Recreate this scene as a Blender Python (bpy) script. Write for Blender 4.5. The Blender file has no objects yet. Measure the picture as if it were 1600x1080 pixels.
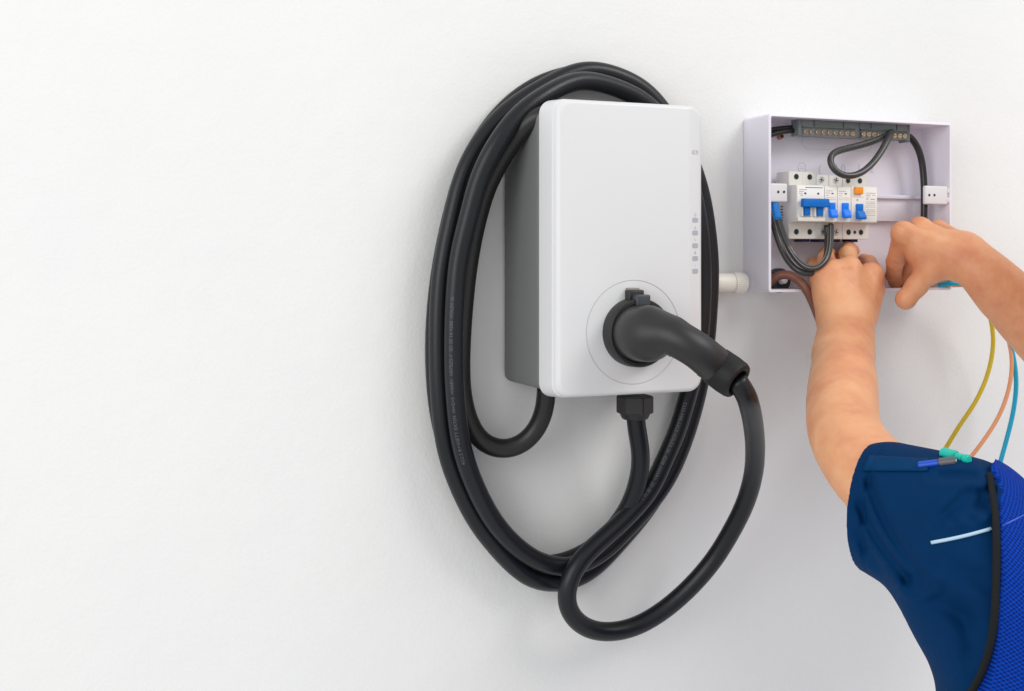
import bpy, bmesh, math, random
import numpy as np
import time; T0 = time.time()
from mathutils import Vector, Matrix
random.seed(4); np.random.seed(4)
sc = bpy.context.scene
COL = sc.collection
R = math.radians

# ---------------------------------------------------------------- camera
F = 1723.0; TH = R(20.6); CD = 1.2; CZ = 1.5; PPX = 800.0; HY = 400.0
cam = bpy.data.cameras.new('camera'); co = bpy.data.objects.new('camera', cam); COL.objects.link(co)
cam.sensor_width = 36; cam.lens = 36 * F / 1600.0; cam.shift_y = -(540 - HY) / 1600.0
cam.clip_start = 0.02; cam.clip_end = 100
co.location = (0, -CD, CZ); co.rotation_euler = (R(90), 0, -TH)
sc.camera = co
# ---------------------------------------------------------------- world, light, exposure
w = bpy.data.worlds.new('World'); sc.world = w; w.use_nodes = True
bg = w.node_tree.nodes['Background']; bg.inputs[0].default_value = (0.985, 0.985, 0.985, 1); bg.inputs[1].default_value = 0.67
def area(name, loc, target, size, power, color):
    l = bpy.data.lights.new(name, 'AREA'); l.shape = 'SQUARE'; l.size = size; l.energy = power; l.color = color
    o = bpy.data.objects.new(name, l); COL.objects.link(o); o.location = loc
    o.rotation_euler = (Vector(target) - Vector(loc)).to_track_quat('-Z', 'Y').to_euler(); return o
area('soft_key_light', (2.5, -2.5, 3.9), (0.6, 0, 1.4), 1.7, 60, (1.0, 0.985, 0.96))
area('soft_left_light', (-2.6, -2.0, 2.2), (0.1, 0, 1.4), 2.4, 52, (1.0, 0.99, 0.975))
sc.view_settings.view_transform = 'Standard'; sc.view_settings.look = 'None'
sc.view_settings.exposure = 0.12; sc.view_settings.gamma = 1
sc.render.engine = 'CYCLES'
sc.cycles.max_bounces = 6

# ---------------------------------------------------------------- projection helpers (photograph pixel + distance from the wall -> place)
cth, sth = math.cos(TH), math.sin(TH)
CAM = Vector((0, -CD, CZ))
def ray(px, py):
    a = px - PPX
    return Vector((sth * F + cth * a, cth * F - sth * a, HY - py))
def P(px, py, h):
    d = ray(px, py); t = (CD - h) / d.y
    return CAM + d * t
def MPP(px, h):                       # metres per photograph pixel there
    return (CD - h) / ray(px, 400).y
def hits(pxs, f, t0=0.35, t1=1.6):
    D = np.array([list(ray(x, y).normalized()) for x, y in pxs]); O = np.array(CAM); t = np.full(len(D), t0); act = np.ones(len(D), bool)
    for _ in range(150):
        k = np.where(act)[0]
        if not len(k): break
        v = f(O + D[k] * t[k, None]); t[k] += np.where(v > .0003, np.maximum(v * .6, .0003), 0); act[k] = (v > .0003) & (t[k] < t1)
    return [Vector(O + D[i] * t[i]) if t[i] < t1 else None for i in range(len(D))]
def hit(px, py, f): return hits([(px, py)], f)[0]

# ---------------------------------------------------------------- materials
def nodes(name):
    m = bpy.data.materials.new(name); m.use_nodes = True
    nt = m.node_tree; return m, nt, nt.nodes['Principled BSDF']
def mat(name, col, rough=0.5, metal=0.0, bump=0.0, bscale=200.0, var=0.0, vscale=8.0, sss=0.0, spec=None, coat=0.0, alpha=1.0):
    m, nt, b = nodes(name)
    b.inputs['Base Color'].default_value = (*col, 1); b.inputs['Roughness'].default_value = rough
    b.inputs['Metallic'].default_value = metal
    if spec is not None: b.inputs['Specular IOR Level'].default_value = spec
    if coat: b.inputs['Coat Weight'].default_value = coat; b.inputs['Coat Roughness'].default_value = 0.25
    if alpha < 1: b.inputs['Alpha'].default_value = alpha
    tc = nt.nodes.new('ShaderNodeTexCoord')
    if var:
        n = nt.nodes.new('ShaderNodeTexNoise'); n.inputs['Scale'].default_value = vscale; n.inputs['Detail'].default_value = 5
        r = nt.nodes.new('ShaderNodeMapRange'); r.inputs[3].default_value = 1 - var; r.inputs[4].default_value = 1 + var
        mx = nt.nodes.new('ShaderNodeVectorMath'); mx.operation = 'SCALE'; mx.inputs[0].default_value = col
        nt.links.new(tc.outputs['Object'], n.inputs['Vector']); nt.links.new(n.outputs[0], r.inputs[0])
        nt.links.new(r.outputs[0], mx.inputs['Scale']); nt.links.new(mx.outputs[0], b.inputs['Base Color'])
        r2 = nt.nodes.new('ShaderNodeMapRange'); r2.inputs[3].default_value = rough - .06; r2.inputs[4].default_value = rough + .06
        nt.links.new(n.outputs[0], r2.inputs[0]); nt.links.new(r2.outputs[0], b.inputs['Roughness'])
    if bump:
        n = nt.nodes.new('ShaderNodeTexNoise'); n.inputs['Scale'].default_value = bscale; n.inputs['Detail'].default_value = 4
        bp = nt.nodes.new('ShaderNodeBump'); bp.inputs['Strength'].default_value = bump; bp.inputs['Distance'].default_value = 0.001
        nt.links.new(tc.outputs['Object'], n.inputs['Vector']); nt.links.new(n.outputs[0], bp.inputs['Height'])
        nt.links.new(bp.outputs[0], b.inputs['Normal'])
    return m

M = {}
# wall: white paint on smooth plaster, roller stipple, faint stains
m, nt, b = nodes('white_painted_plaster'); M['wall'] = m
tc = nt.nodes.new('ShaderNodeTexCoord')
n1 = nt.nodes.new('ShaderNodeTexNoise'); n1.inputs['Scale'].default_value = 1.7; n1.inputs['Detail'].default_value = 4
n2 = nt.nodes.new('ShaderNodeTexNoise'); n2.inputs['Scale'].default_value = 260; n2.inputs['Detail'].default_value = 5
n3 = nt.nodes.new('ShaderNodeTexNoise'); n3.inputs['Scale'].default_value = 22; n3.inputs['Detail'].default_value = 3
for n in (n1, n2, n3): nt.links.new(tc.outputs['Object'], n.inputs['Vector'])
cr = nt.nodes.new('ShaderNodeValToRGB'); cr.color_ramp.elements[0].color = (0.775, 0.785, 0.79, 1); cr.color_ramp.elements[1].color = (0.83, 0.83, 0.825, 1)
cr.color_ramp.elements[0].position = .3; cr.color_ramp.elements[1].position = .7
nt.links.new(n1.outputs[0], cr.inputs[0]); nt.links.new(cr.outputs[0], b.inputs['Base Color'])
b1 = nt.nodes.new('ShaderNodeBump'); b1.inputs['Strength'].default_value = .32; b1.inputs['Distance'].default_value = .0012
b2 = nt.nodes.new('ShaderNodeBump'); b2.inputs['Strength'].default_value = .3; b2.inputs['Distance'].default_value = .004
nt.links.new(n2.outputs[0], b1.inputs['Height']); nt.links.new(n3.outputs[0], b2.inputs['Height'])
nt.links.new(b2.outputs[0], b1.inputs['Normal']); nt.links.new(b1.outputs[0], b.inputs['Normal'])
b.inputs['Roughness'].default_value = .62; b.inputs['Specular IOR Level'].default_value = .3

M['rubber'] = mat('black_rubber_sheath', (.009, .010, .013), .34, bump=.15, bscale=900, var=.18, vscale=14, spec=.34)
M['rubber_feed'] = mat('black_rubber_feed', (.010, .0095, .0095), .4, bump=.15, bscale=900, var=.18, vscale=14)
M['plug'] = mat('black_plug_plastic', (.013, .013, .0145), .38, bump=.25, bscale=1500, var=.1, vscale=30, spec=.5)
M['plug_dark'] = mat('black_cap_rubber', (.007, .007, .008), .5, spec=.3, bump=.3, bscale=1300, var=.1)
M['collar'] = mat('black_collar_plastic', (.011, .011, .012), .45, bump=.12, bscale=900)
M['latch'] = mat('slate_latch_plastic', (.036, .043, .056), .42, bump=.1)
M['tab'] = mat('grey_tab', (.24, .225, .20), .5)
M['shell'] = mat('white_shell_plastic', (.70, .705, .72), .33, bump=.06, bscale=1200, var=.012, vscale=5, spec=.5)
M['body'] = mat('grey_body_plastic', (.165, .17, .17), .5, bump=.12, bscale=1400, var=.03)
M['seam'] = mat('seam_grey', (.52, .51, .49), .6)
M['led'] = mat('grey_led_window', (.40, .43, .48), .25)
M['icon'] = mat('pale_grey_print', (.55, .56, .58), .5)
M['print'] = mat('faded_white_print', (.085, .095, .11), .6)
M['box'] = mat('lilac_white_plastic', (.80, .775, .865), .40, bump=.05, bscale=900, var=.015)
M['boxout'] = mat('white_box_plastic', (.72, .715, .74), .42, bump=.05, bscale=900, var=.015)
M['emboss'] = mat('embossed_plastic', (.62, .60, .71), .45)
M['breaker'] = mat('cream_white_breaker', (.74, .72, .68), .38, bump=.05, var=.015)
M['breaker_side'] = mat('breaker_side', (.60, .60, .58), .45)
M['blue'] = mat('blue_lever', (.0, .15, .56), .42, spec=.3, var=.06, vscale=60)
M['bluebright'] = mat('bright_blue_lever', (.0, .20, .90), .42, spec=.3, var=.06, vscale=60)
M['bluesleeve'] = mat('blue_heat_shrink', (.0, .19, .62), .4)
M['navyclip'] = mat('navy_clip', (.01, .015, .07), .5)
M['orange'] = mat('orange_button', (.90, .30, .01), .4)
M['hole'] = mat('dark_terminal_recess', (.012, .013, .014), .4)
M['holeblue'] = mat('teal_terminal_screw', (.03, .06, .07), .3, metal=.5)
M['zinc'] = mat('zinc_screw', (.66, .71, .74), .3, metal=.45)
M['dark'] = mat('dark_slot', (.03, .03, .035), .6)
M['brass'] = mat('brass_screw', (.85, .55, .28), .25, metal=1.0)
M['copperred'] = mat('copper_screw', (.5, .22, .16), .25, metal=1.0)
M['smoke'] = mat('smoked_plastic', (.13, .15, .155), .3, var=.08)
M['smokeclear'] = mat('smoked_clear_cover', (.30, .34, .35), .15, alpha=.14)
M['redprint'] = mat('red_print', (.62, .30, .32), .5)
M['greyprint'] = mat('grey_print', (.28, .28, .31), .5)
M['blueprint'] = mat('blue_print', (.05, .30, .62), .5)
M['wireblack'] = mat('black_pvc', (.014, .014, .015), .3, var=.2, vscale=50)
M['wiregrey'] = mat('charcoal_pvc', (.040, .040, .040), .26, var=.25, vscale=60)
M['wireline'] = mat('grey_pvc_edge', (.26, .25, .235), .3)
M['brown'] = mat('brown_pvc', (.20, .075, .045), .42, var=.15, vscale=40)
M['olive'] = mat('olive_pvc', (.14, .10, .03), .4)
M['yellow'] = mat('yellow_pvc', (.62, .47, .02), .38)
M['peach'] = mat('peach_pvc', (.80, .36, .18), .4)
M['cyan'] = mat('cyan_pvc', (.0, .38, .60), .35)
M['cream'] = mat('cream_pipe', (.84, .81, .74), .45, bump=.05, var=.02)
M['teal'] = mat('teal_plastic', (.0, .50, .40), .35)
M['penblue'] = mat('pen_blue', (.0, .06, .50), .35)
M['pengrey'] = mat('pen_grey', (.10, .10, .11), .35)
M['stripe'] = mat('pale_blue_piping', (.42, .60, .76), .6)
M['piping'] = mat('black_binding', (.010, .011, .012), .85, spec=.2, bump=.5, bscale=1200)
M['hair'] = mat('black_hair', (.015, .012, .010), .55, bump=.8, bscale=200)

# skin
m, nt, b = nodes('tan_skin'); M['skin'] = m
tc = nt.nodes.new('ShaderNodeTexCoord')
a = nt.nodes.new('ShaderNodeTexNoise'); a.inputs['Scale'].default_value = 19; a.inputs['Detail'].default_value = 7; a.inputs['Roughness'].default_value = .62
c = nt.nodes.new('ShaderNodeValToRGB'); c.color_ramp.elements[0].position = .32; c.color_ramp.elements[1].position = .68
c.color_ramp.elements[0].color = (.66, .265, .145, 1); c.color_ramp.elements[1].color = (.80, .43, .235, 1)
c.color_ramp.elements.new(.5).color = (.74, .355, .185, 1)
v = nt.nodes.new('ShaderNodeTexVoronoi'); v.inputs['Scale'].default_value = 620
n = nt.nodes.new('ShaderNodeTexNoise'); n.inputs['Scale'].default_value = 150; n.inputs['Detail'].default_value = 6
for q in (a, v, n): nt.links.new(tc.outputs['Object'], q.inputs['Vector'])
nt.links.new(a.outputs[0], c.inputs[0]); nt.links.new(c.outputs[0], b.inputs['Base Color'])
p1 = nt.nodes.new('ShaderNodeBump'); p1.inputs['Strength'].default_value = .10; p1.inputs['Distance'].default_value = .0006
p2 = nt.nodes.new('ShaderNodeBump'); p2.inputs['Strength'].default_value = .22; p2.inputs['Distance'].default_value = .0015
nt.links.new(v.outputs[0], p1.inputs['Height']); nt.links.new(n.outputs[0], p2.inputs['Height'])
nt.links.new(p2.outputs[0], p1.inputs['Normal']); nt.links.new(p1.outputs[0], b.inputs['Normal'])
b.inputs['Roughness'].default_value = .46; b.inputs['Subsurface Weight'].default_value = .18
b.inputs['Subsurface Radius'].default_value = (1, .35, .2); b.inputs['Subsurface Scale'].default_value = .006
b.inputs['Specular IOR Level'].default_value = .35

# navy knit cloth
def cloth(name, c0, c1, scale, strength, rough=.75, sheen=.0):
    m, nt, b = nodes(name)
    tc = nt.nodes.new('ShaderNodeTexCoord')
    a = nt.nodes.new('ShaderNodeTexNoise'); a.inputs['Scale'].default_value = 9; a.inputs['Detail'].default_value = 3
    c = nt.nodes.new('ShaderNodeValToRGB'); c.color_ramp.elements[0].color = (*c0, 1); c.color_ramp.elements[1].color = (*c1, 1)
    w1 = nt.nodes.new('ShaderNodeTexNoise'); w1.inputs['Scale'].default_value = scale; w1.inputs['Detail'].default_value = 2
    for q in (a, w1): nt.links.new(tc.outputs['Object'], q.inputs['Vector'])
    nt.links.new(a.outputs[0], c.inputs[0]); nt.links.new(c.outputs[0], b.inputs['Base Color'])
    p = nt.nodes.new('ShaderNodeBump'); p.inputs['Strength'].default_value = strength; p.inputs['Distance'].default_value = .0006
    nt.links.new(w1.outputs[0], p.inputs['Height']); nt.links.new(p.outputs[0], b.inputs['Normal'])
    b.inputs['Roughness'].default_value = rough; b.inputs['Sheen Weight'].default_value = sheen
    b.inputs['Sheen Tint'].default_value = (0.1, .3, .8, 1); b.inputs['Specular IOR Level'].default_value = .07
    return m
M['navy'] = cloth('navy_knit', (.0, .019, .075), (.0, .034, .115), 1100, .5)
M['navy_band'] = cloth('navy_band', (.001, .03, .10), (.002, .045, .135), 1100, .5)
# royal blue open mesh
m, nt, b = nodes('royal_blue_mesh'); M['vest'] = m
tc = nt.nodes.new('ShaderNodeTexCoord'); mp = nt.nodes.new('ShaderNodeMapping'); mp.inputs['Rotation'].default_value = (0, R(38), 0)
v = nt.nodes.new('ShaderNodeTexVoronoi'); v.feature = 'F1'; v.inputs['Scale'].default_value = 430; v.inputs['Randomness'].default_value = .12
v.voronoi_dimensions = '2D'
sx = nt.nodes.new('ShaderNodeSeparateXYZ'); cx = nt.nodes.new('ShaderNodeCombineXYZ')
nt.links.new(tc.outputs['Object'], mp.inputs[0]); nt.links.new(mp.outputs[0], sx.inputs[0])
nt.links.new(sx.outputs['X'], cx.inputs['X']); nt.links.new(sx.outputs['Z'], cx.inputs['Y']); nt.links.new(cx.outputs[0], v.inputs['Vector'])
c = nt.nodes.new('ShaderNodeValToRGB'); c.color_ramp.elements[0].position = .25; c.color_ramp.elements[1].position = .55
c.color_ramp.elements[0].color = (.0, .014, .15, 1); c.color_ramp.elements[1].color = (.0, .050, .42, 1)
nt.links.new(v.outputs['Distance'], c.inputs[0]); nt.links.new(c.outputs[0], b.inputs['Base Color'])
p = nt.nodes.new('ShaderNodeBump'); p.inputs['Strength'].default_value = .8; p.inputs['Distance'].default_value = .0008
nt.links.new(v.outputs['Distance'], p.inputs['Height']); nt.links.new(p.outputs[0], b.inputs['Normal'])
b.inputs['Roughness'].default_value = .8; b.inputs['Specular IOR Level'].default_value = .12

# ---------------------------------------------------------------- object helpers
def link(name, me, mt, parent=None, smooth=False):
    o = bpy.data.objects.new(name, me); COL.objects.link(o)
    if mt is not None:
        me.materials.clear(); me.materials.append(M[mt] if isinstance(mt, str) else mt)
    if smooth: me.shade_smooth()
    if parent is not None: attach(o, parent)
    return o
def wloc(o):
    v = Vector((0, 0, 0))
    while o is not None:
        v = v + o.location + o.matrix_parent_inverse.translation; o = o.parent
    return v
def attach(o, parent):
    o.parent = parent; o.matrix_parent_inverse = Matrix.Translation(-wloc(parent))
def thing(name, label, cat, loc, group=None):
    o = bpy.data.objects.new(name, None); COL.objects.link(o); o.location = loc
    o.empty_display_size = .03
    o['label'] = label; o['category'] = cat
    if group: o['group'] = group
    return o
def tag(o, label, cat, group=None):
    o['label'] = label; o['category'] = cat
    if group: o['group'] = group
    return o
def bm_mesh(bm, name):
    bmesh.ops.recalc_face_normals(bm, faces=bm.faces)
    me = bpy.data.meshes.new(name); bm.to_mesh(me); bm.free(); return me
def add_box(bm, x0, x1, h0, h1, z0, z1, bev=0.0, seg=2):
    t = bmesh.new()
    bmesh.ops.create_cube(t, size=1)
    for v in t.verts:
        v.co = Vector(((x0 + x1) / 2 + v.co.x * (x1 - x0), -(h0 + h1) / 2 + v.co.y * (h1 - h0), (z0 + z1) / 2 + v.co.z * (z1 - z0)))
    if bev: bmesh.ops.bevel(t, geom=list(t.edges), offset=bev, segments=seg, affect='EDGES', profile=.5, clamp_overlap=True)
    me = bpy.data.meshes.new('t'); t.to_mesh(me); t.free(); bm.from_mesh(me); bpy.data.meshes.remove(me)
def box(name, x0, x1, h0, h1, z0, z1, mt, parent=None, bev=.0005, seg=2):
    bm = bmesh.new(); add_box(bm, x0, x1, h0, h1, z0, z1, bev, seg)
    me = bm_mesh(bm, name); o = link(name, me, mt, parent)
    me.shade_smooth(); me.set_sharp_from_angle(angle=R(40)); return o
def prism(name, prof, x0, x1, mt, parent=None, bev=.0005):      # prof: (h, z) outline swept along X
    bm = bmesh.new()
    A = [bm.verts.new((x0, -h, z)) for h, z in prof]; B = [bm.verts.new((x1, -h, z)) for h, z in prof]
    bm.faces.new(A); bm.faces.new(B)
    for i in range(len(prof)):
        j = (i + 1) % len(prof); bm.faces.new((A[i], A[j], B[j], B[i]))
    bmesh.ops.recalc_face_normals(bm, faces=bm.faces)
    if bev: bmesh.ops.bevel(bm, geom=list(bm.edges), offset=bev, segments=2, affect='EDGES', clamp_overlap=True)
    me = bm_mesh(bm, name); o = link(name, me, mt, parent); me.shade_smooth(); me.set_sharp_from_angle(angle=R(40)); return o
def cyl(name, c, axis, r, depth, mt, parent=None, seg=24, r2=None, bev=0):
    bm = bmesh.new()
    bmesh.ops.create_cone(bm, cap_ends=True, segments=seg, radius1=r, radius2=r if r2 is None else r2, depth=depth)
    if bev: bmesh.ops.bevel(bm, geom=[e for e in bm.edges if len(e.link_faces) == 2 and e.calc_face_angle(0) > .9], offset=bev, segments=3, affect='EDGES', clamp_overlap=True)
    q = Vector(axis).normalized().to_track_quat('Z', 'Y')
    bmesh.ops.transform(bm, matrix=Matrix.Translation(c) @ q.to_matrix().to_4x4(), verts=bm.verts)
    me = bm_mesh(bm, name); o = link(name, me, mt, parent); me.shade_smooth(); me.set_sharp_from_angle(angle=R(40)); return o
def ring(name, c, r, r_t, mt, parent=None, seg=96, tseg=6, axis='Y', sq=1.0):
    vs = []; fs = []
    for i in range(seg):
        a = 2 * math.pi * i / seg
        for j in range(tseg):
            b_ = 2 * math.pi * j / tseg
            rr = r + r_t * math.cos(b_)
            vs.append((c[0] + rr * math.cos(a), c[1] - r_t * sq * math.sin(b_), c[2] + rr * math.sin(a)))
    for i in range(seg):
        for j in range(tseg):
            fs.append((i * tseg + j, ((i + 1) % seg) * tseg + j, ((i + 1) % seg) * tseg + (j + 1) % tseg, i * tseg + (j + 1) % tseg))
    me = bpy.data.meshes.new(name); me.from_pydata(vs, [], fs); return link(name, me, mt, parent, True)

def spline(pts, step=.004):
    """Centripetal-like Catmull-Rom through the points, resampled evenly."""
    p = [np.array(q, float) for q in pts]
    p = [2 * p[0] - p[1]] + p + [2 * p[-1] - p[-2]]
    out = []
    for i in range(1, len(p) - 2):
        p0, p1, p2, p3 = p[i - 1:i + 3]
        t0 = 0; t1 = t0 + np.linalg.norm(p1 - p0) ** .5; t2 = t1 + np.linalg.norm(p2 - p1) ** .5; t3 = t2 + np.linalg.norm(p3 - p2) ** .5
        for t in np.linspace(t1, t2, 24, endpoint=False):
            a1 = (t1 - t) / (t1 - t0) * p0 + (t - t0) / (t1 - t0) * p1
            a2 = (t2 - t) / (t2 - t1) * p1 + (t - t1) / (t2 - t1) * p2
            a3 = (t3 - t) / (t3 - t2) * p2 + (t - t2) / (t3 - t2) * p3
            b1 = (t2 - t) / (t2 - t0) * a1 + (t - t0) / (t2 - t0) * a2
            b2 = (t3 - t) / (t3 - t1) * a2 + (t - t1) / (t3 - t1) * a3
            out.append((t2 - t) / (t2 - t1) * b1 + (t - t1) / (t2 - t1) * b2)
    out.append(p[-2]); out = np.array(out)
    s = np.concatenate([[0], np.cumsum(np.linalg.norm(np.diff(out, axis=0), axis=1))])
    n = max(3, int(s[-1] / step)); u = np.linspace(0, s[-1], n)
    r_ = np.stack([np.interp(u, s, out[:, k]) for k in range(3)], 1)
    k = np.array([1, 2, 3, 2, 1.]) / 9                     # light smoothing of the kinks
    for _ in range(6):
        pad = np.concatenate([r_[:1]] * 2 + [r_] + [r_[-1:]] * 2)
        sm = sum(k[j] * pad[j:j + len(r_)] for j in range(5)); sm[0] = r_[0]; sm[-1] = r_[-1]; r_ = sm
    return r_
def sweep(name, pts, rad, mt, parent=None, seg=20, step=.004, raw=None, section=None):
    c = spline(pts, step) if raw is None else raw
    T = np.gradient(c, axis=0); T /= np.linalg.norm(T, axis=1)[:, None]
    n = np.cross(T[0], [0, 1, 0.1]); n /= np.linalg.norm(n); N = []
    for i in range(len(c)):
        n = n - T[i] * np.dot(n, T[i]); n /= np.linalg.norm(n); N.append(n)
    N = np.array(N); B = np.cross(T, N)
    rr = np.full(len(c), rad) if np.isscalar(rad) else np.interp(np.linspace(0, 1, len(c)), np.linspace(0, 1, len(rad)), rad)
    a = np.linspace(0, 2 * np.pi, seg, endpoint=False)
    ca, sa = np.cos(a), np.sin(a)
    if section: ca, sa = ca * section[0], sa * section[1]
    V = c[:, None, :] + rr[:, None, None] * (ca[None, :, None] * N[:, None, :] + sa[None, :, None] * B[:, None, :])
    V = V.reshape(-1, 3).tolist(); Fc = []
    for i in range(len(c) - 1):
        for j in range(seg):
            Fc.append((i * seg + j, i * seg + (j + 1) % seg, (i + 1) * seg + (j + 1) % seg, (i + 1) * seg + j))
    Fc.append(list(range(seg))[::-1]); Fc.append([(len(c) - 1) * seg + j for j in range(seg)])
    me = bpy.data.meshes.new(name); me.from_pydata(V, [], Fc); return link(name, me, mt, parent, True)

def text_mesh(s, size):
    cu = bpy.data.curves.new('lettering', 'FONT'); cu.body = s; cu.size = size; cu.resolution_u = 2
    o = bpy.data.objects.new('lettering', cu); COL.objects.link(o)
    bpy.context.view_layer.update()
    me = bpy.data.meshes.new_from_object(o.evaluated_get(bpy.context.evaluated_depsgraph_get()))
    bpy.data.objects.remove(o); bpy.data.curves.remove(cu); return me

# ---------------------------------------------------------------- implicit surfaces -> mesh (sparse surface nets)
def A3(v): return np.array(v, float)
def cone(p, a, b, ra, rb):
    a = A3(a); ba = A3(b) - a; pa = p - a
    t = np.clip(pa @ ba / (ba @ ba), 0, 1)
    return np.linalg.norm(pa - t[:, None] * ba, axis=1) - (ra + (rb - ra) * t)
def limb(p, pts, radii, n=14):
    n = n * 5; c = spline(pts, .002)
    u = np.linspace(0, 1, n); c = np.stack([np.interp(u, np.linspace(0, 1, len(c)), c[:, k]) for k in range(3)], 1)
    cum = np.concatenate([[0], np.cumsum([np.linalg.norm(np.array(pts[i + 1]) - np.array(pts[i])) for i in range(len(pts) - 1)])]); cum /= cum[-1]
    # smooth radius along the arc
    uu = np.linspace(0, 1, 200); rr = np.interp(uu, cum, radii); kk = np.hanning(41); kk /= kk.sum(); rr = np.convolve(np.pad(rr, 20, mode='edge'), kk, 'valid'); rr = np.interp(u, uu, rr)
    d2 = (c * c).sum(1)[None] - 2 * p @ c.T; i = d2.argmin(1); out = None
    for j in (np.clip(i - 1, 0, n - 2), np.clip(i, 0, n - 2)):
        a = c[j]; ba = c[j + 1] - a; pa = p - a
        t = np.clip((pa * ba).sum(1) / (ba * ba).sum(1), 0, 1)
        q = np.linalg.norm(pa - t[:, None] * ba, axis=1) - (rr[j] + (rr[j + 1] - rr[j]) * t); out = q if out is None else np.minimum(out, q)
    return out
def boxed(f, lo, hi, p, pad=.04):
    lo = A3(lo) - pad; hi = A3(hi) + pad
    q = np.maximum(np.maximum(lo - p, p - hi), 0); d = np.linalg.norm(q, axis=1) + pad * .5
    m = (q == 0).all(1)
    if m.any(): d[m] = f(p[m])
    return d
def project(p):
    v = p - A3(CAM); z = v[:, 0] * sth + v[:, 1] * cth; x = v[:, 0] * cth - v[:, 1] * sth
    z = np.maximum(z, .05); return PPX + F * x / z, HY - F * v[:, 2] / z
def ell(p, c, r):
    q = p - A3(c); r = A3(r)
    k0 = np.linalg.norm(q / r, axis=1); k1 = np.linalg.norm(q / (r * r), axis=1) + 1e-9
    return k0 * (k0 - 1) / k1
def smin(a, b, k):
    h = np.maximum(k - np.abs(a - b), 0) / k
    return np.minimum(a, b) - h * h * k * .25
def smax(a, b, k): return -smin(-a, -b, k)
def net(f, lo, hi, res, margin=1.3, newton=1):
    lo = A3(lo); hi = A3(hi); Bk = 8; bs = Bk * res
    nb = np.ceil((hi - lo) / bs).astype(int)
    g = np.stack(np.meshgrid(*[np.arange(k) for k in nb], indexing='ij'), -1).reshape(-1, 3)
    cen = lo + (g + .5) * bs
    d = np.concatenate([f(cen[i:i + 200000]) for i in range(0, len(cen), 200000)])
    g = g[np.abs(d) < bs * .87 * margin]
    loc = np.stack(np.meshgrid(*[np.arange(Bk + 1)] * 3, indexing='ij'), -1).reshape(-1, 3)
    keys = []; verts = []; edges = []
    D = nb * Bk + 3
    def key(ix): return ((ix[..., 0] + 1) * D[1] + ix[..., 1] + 1) * D[2] + ix[..., 2] + 1
    ch = 400
    for s in range(0, len(g), ch):
        gb = g[s:s + ch]
        idx = gb[:, None, :] * Bk + loc[None]
        val = f((lo + idx.reshape(-1, 3) * res)).reshape(len(gb), 9, 9, 9)
        sg = val < 0
        cs = [sg[:, i:i + 8, j:j + 8, k:k + 8] for i in (0, 1) for j in (0, 1) for k in (0, 1)]
        cv = [val[:, i:i + 8, j:j + 8, k:k + 8] for i in (0, 1) for j in (0, 1) for k in (0, 1)]
        tot = sum(c_.astype(np.int8) for c_ in cs); act = np.argwhere((tot > 0) & (tot < 8))
        if len(act):
            a_ = tuple(act.T)
            S = np.stack([c_[a_] for c_ in cs], 1); Vv = np.stack([c_[a_] for c_ in cv], 1)
            offs = np.array([(i, j, k) for i in (0, 1) for j in (0, 1) for k in (0, 1)], float)
            acc = np.zeros((len(act), 3)); cnt = np.zeros(len(act))
            for e0 in range(8):
                for e1 in range(e0 + 1, 8):
                    if np.abs(offs[e0] - offs[e1]).sum() != 1: continue
                    x = S[:, e0] != S[:, e1]
                    t = Vv[:, e0] / np.where(x, Vv[:, e0] - Vv[:, e1], 1)
                    acc += np.where(x[:, None], offs[e0] + t[:, None] * (offs[e1] - offs[e0]), 0); cnt += x
            gi = gb[act[:, 0]] * Bk + act[:, 1:]
            keys.append(key(gi)); verts.append(lo + (gi + acc / cnt[:, None]) * res)
        for ax in range(3):
            sl = [slice(0, 8)] * 3; sl2 = list(sl); sl2[ax] = slice(1, 9)
            s0 = sg[(slice(None), *sl)]; s1 = sg[(slice(None), *sl2)]
            e = np.argwhere(s0 != s1)
            if not len(e): continue
            gi = gb[e[:, 0]] * Bk + e[:, 1:]; flip = s0[tuple(e.T)]
            u, v_ = (ax + 1) % 3, (ax + 2) % 3
            q = []
            for du, dv in ((-1, -1), (0, -1), (0, 0), (-1, 0)):
                o_ = gi.copy(); o_[:, u] += du; o_[:, v_] += dv; q.append(key(o_))
            q = np.stack(q, 1); q[~flip] = q[~flip][:, ::-1]; edges.append(q)
    keys = np.concatenate(keys); verts = np.concatenate(verts); q = np.concatenate(edges)
    o_ = np.argsort(keys); keys = keys[o_]; verts = verts[o_]
    ix = np.clip(np.searchsorted(keys, q), 0, len(keys) - 1); ok = (keys[ix] == q).all(1); faces = ix[ok]
    used = np.unique(faces); rm = np.full(len(verts), -1); rm[used] = np.arange(len(used)); faces = rm[faces]; verts = verts[used]
    e = res * .25
    for _ in range(newton):
        v0 = f(verts); gr = np.stack([f(verts + np.eye(3)[k] * e) - v0 for k in range(3)], 1) / e
        st = np.clip(v0 / np.maximum((gr ** 2).sum(1), .2), -res * .5, res * .5)
        verts = verts - gr * st[:, None]
    return verts, faces
def sdf_obj(name, f, lo, hi, res, mt, parent=None, **kw):
    v, fc = net(f, lo, hi, res, **kw)
    me = bpy.data.meshes.new(name); me.vertices.add(len(v)); me.vertices.foreach_set('co', v.astype(np.float32).ravel())
    me.loops.add(len(fc) * 4); me.loops.foreach_set('vertex_index', fc.astype(np.int32).ravel())
    me.polygons.add(len(fc)); me.polygons.foreach_set('loop_start', np.arange(0, len(fc) * 4, 4, dtype=np.int32))
    me.update(calc_edges=True); me.validate()
    return link(name, me, mt, parent, True)
def bounds(pts, pad):
    a = np.array([list(p) for p in pts]); return a.min(0) - pad, a.max(0) + pad

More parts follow.
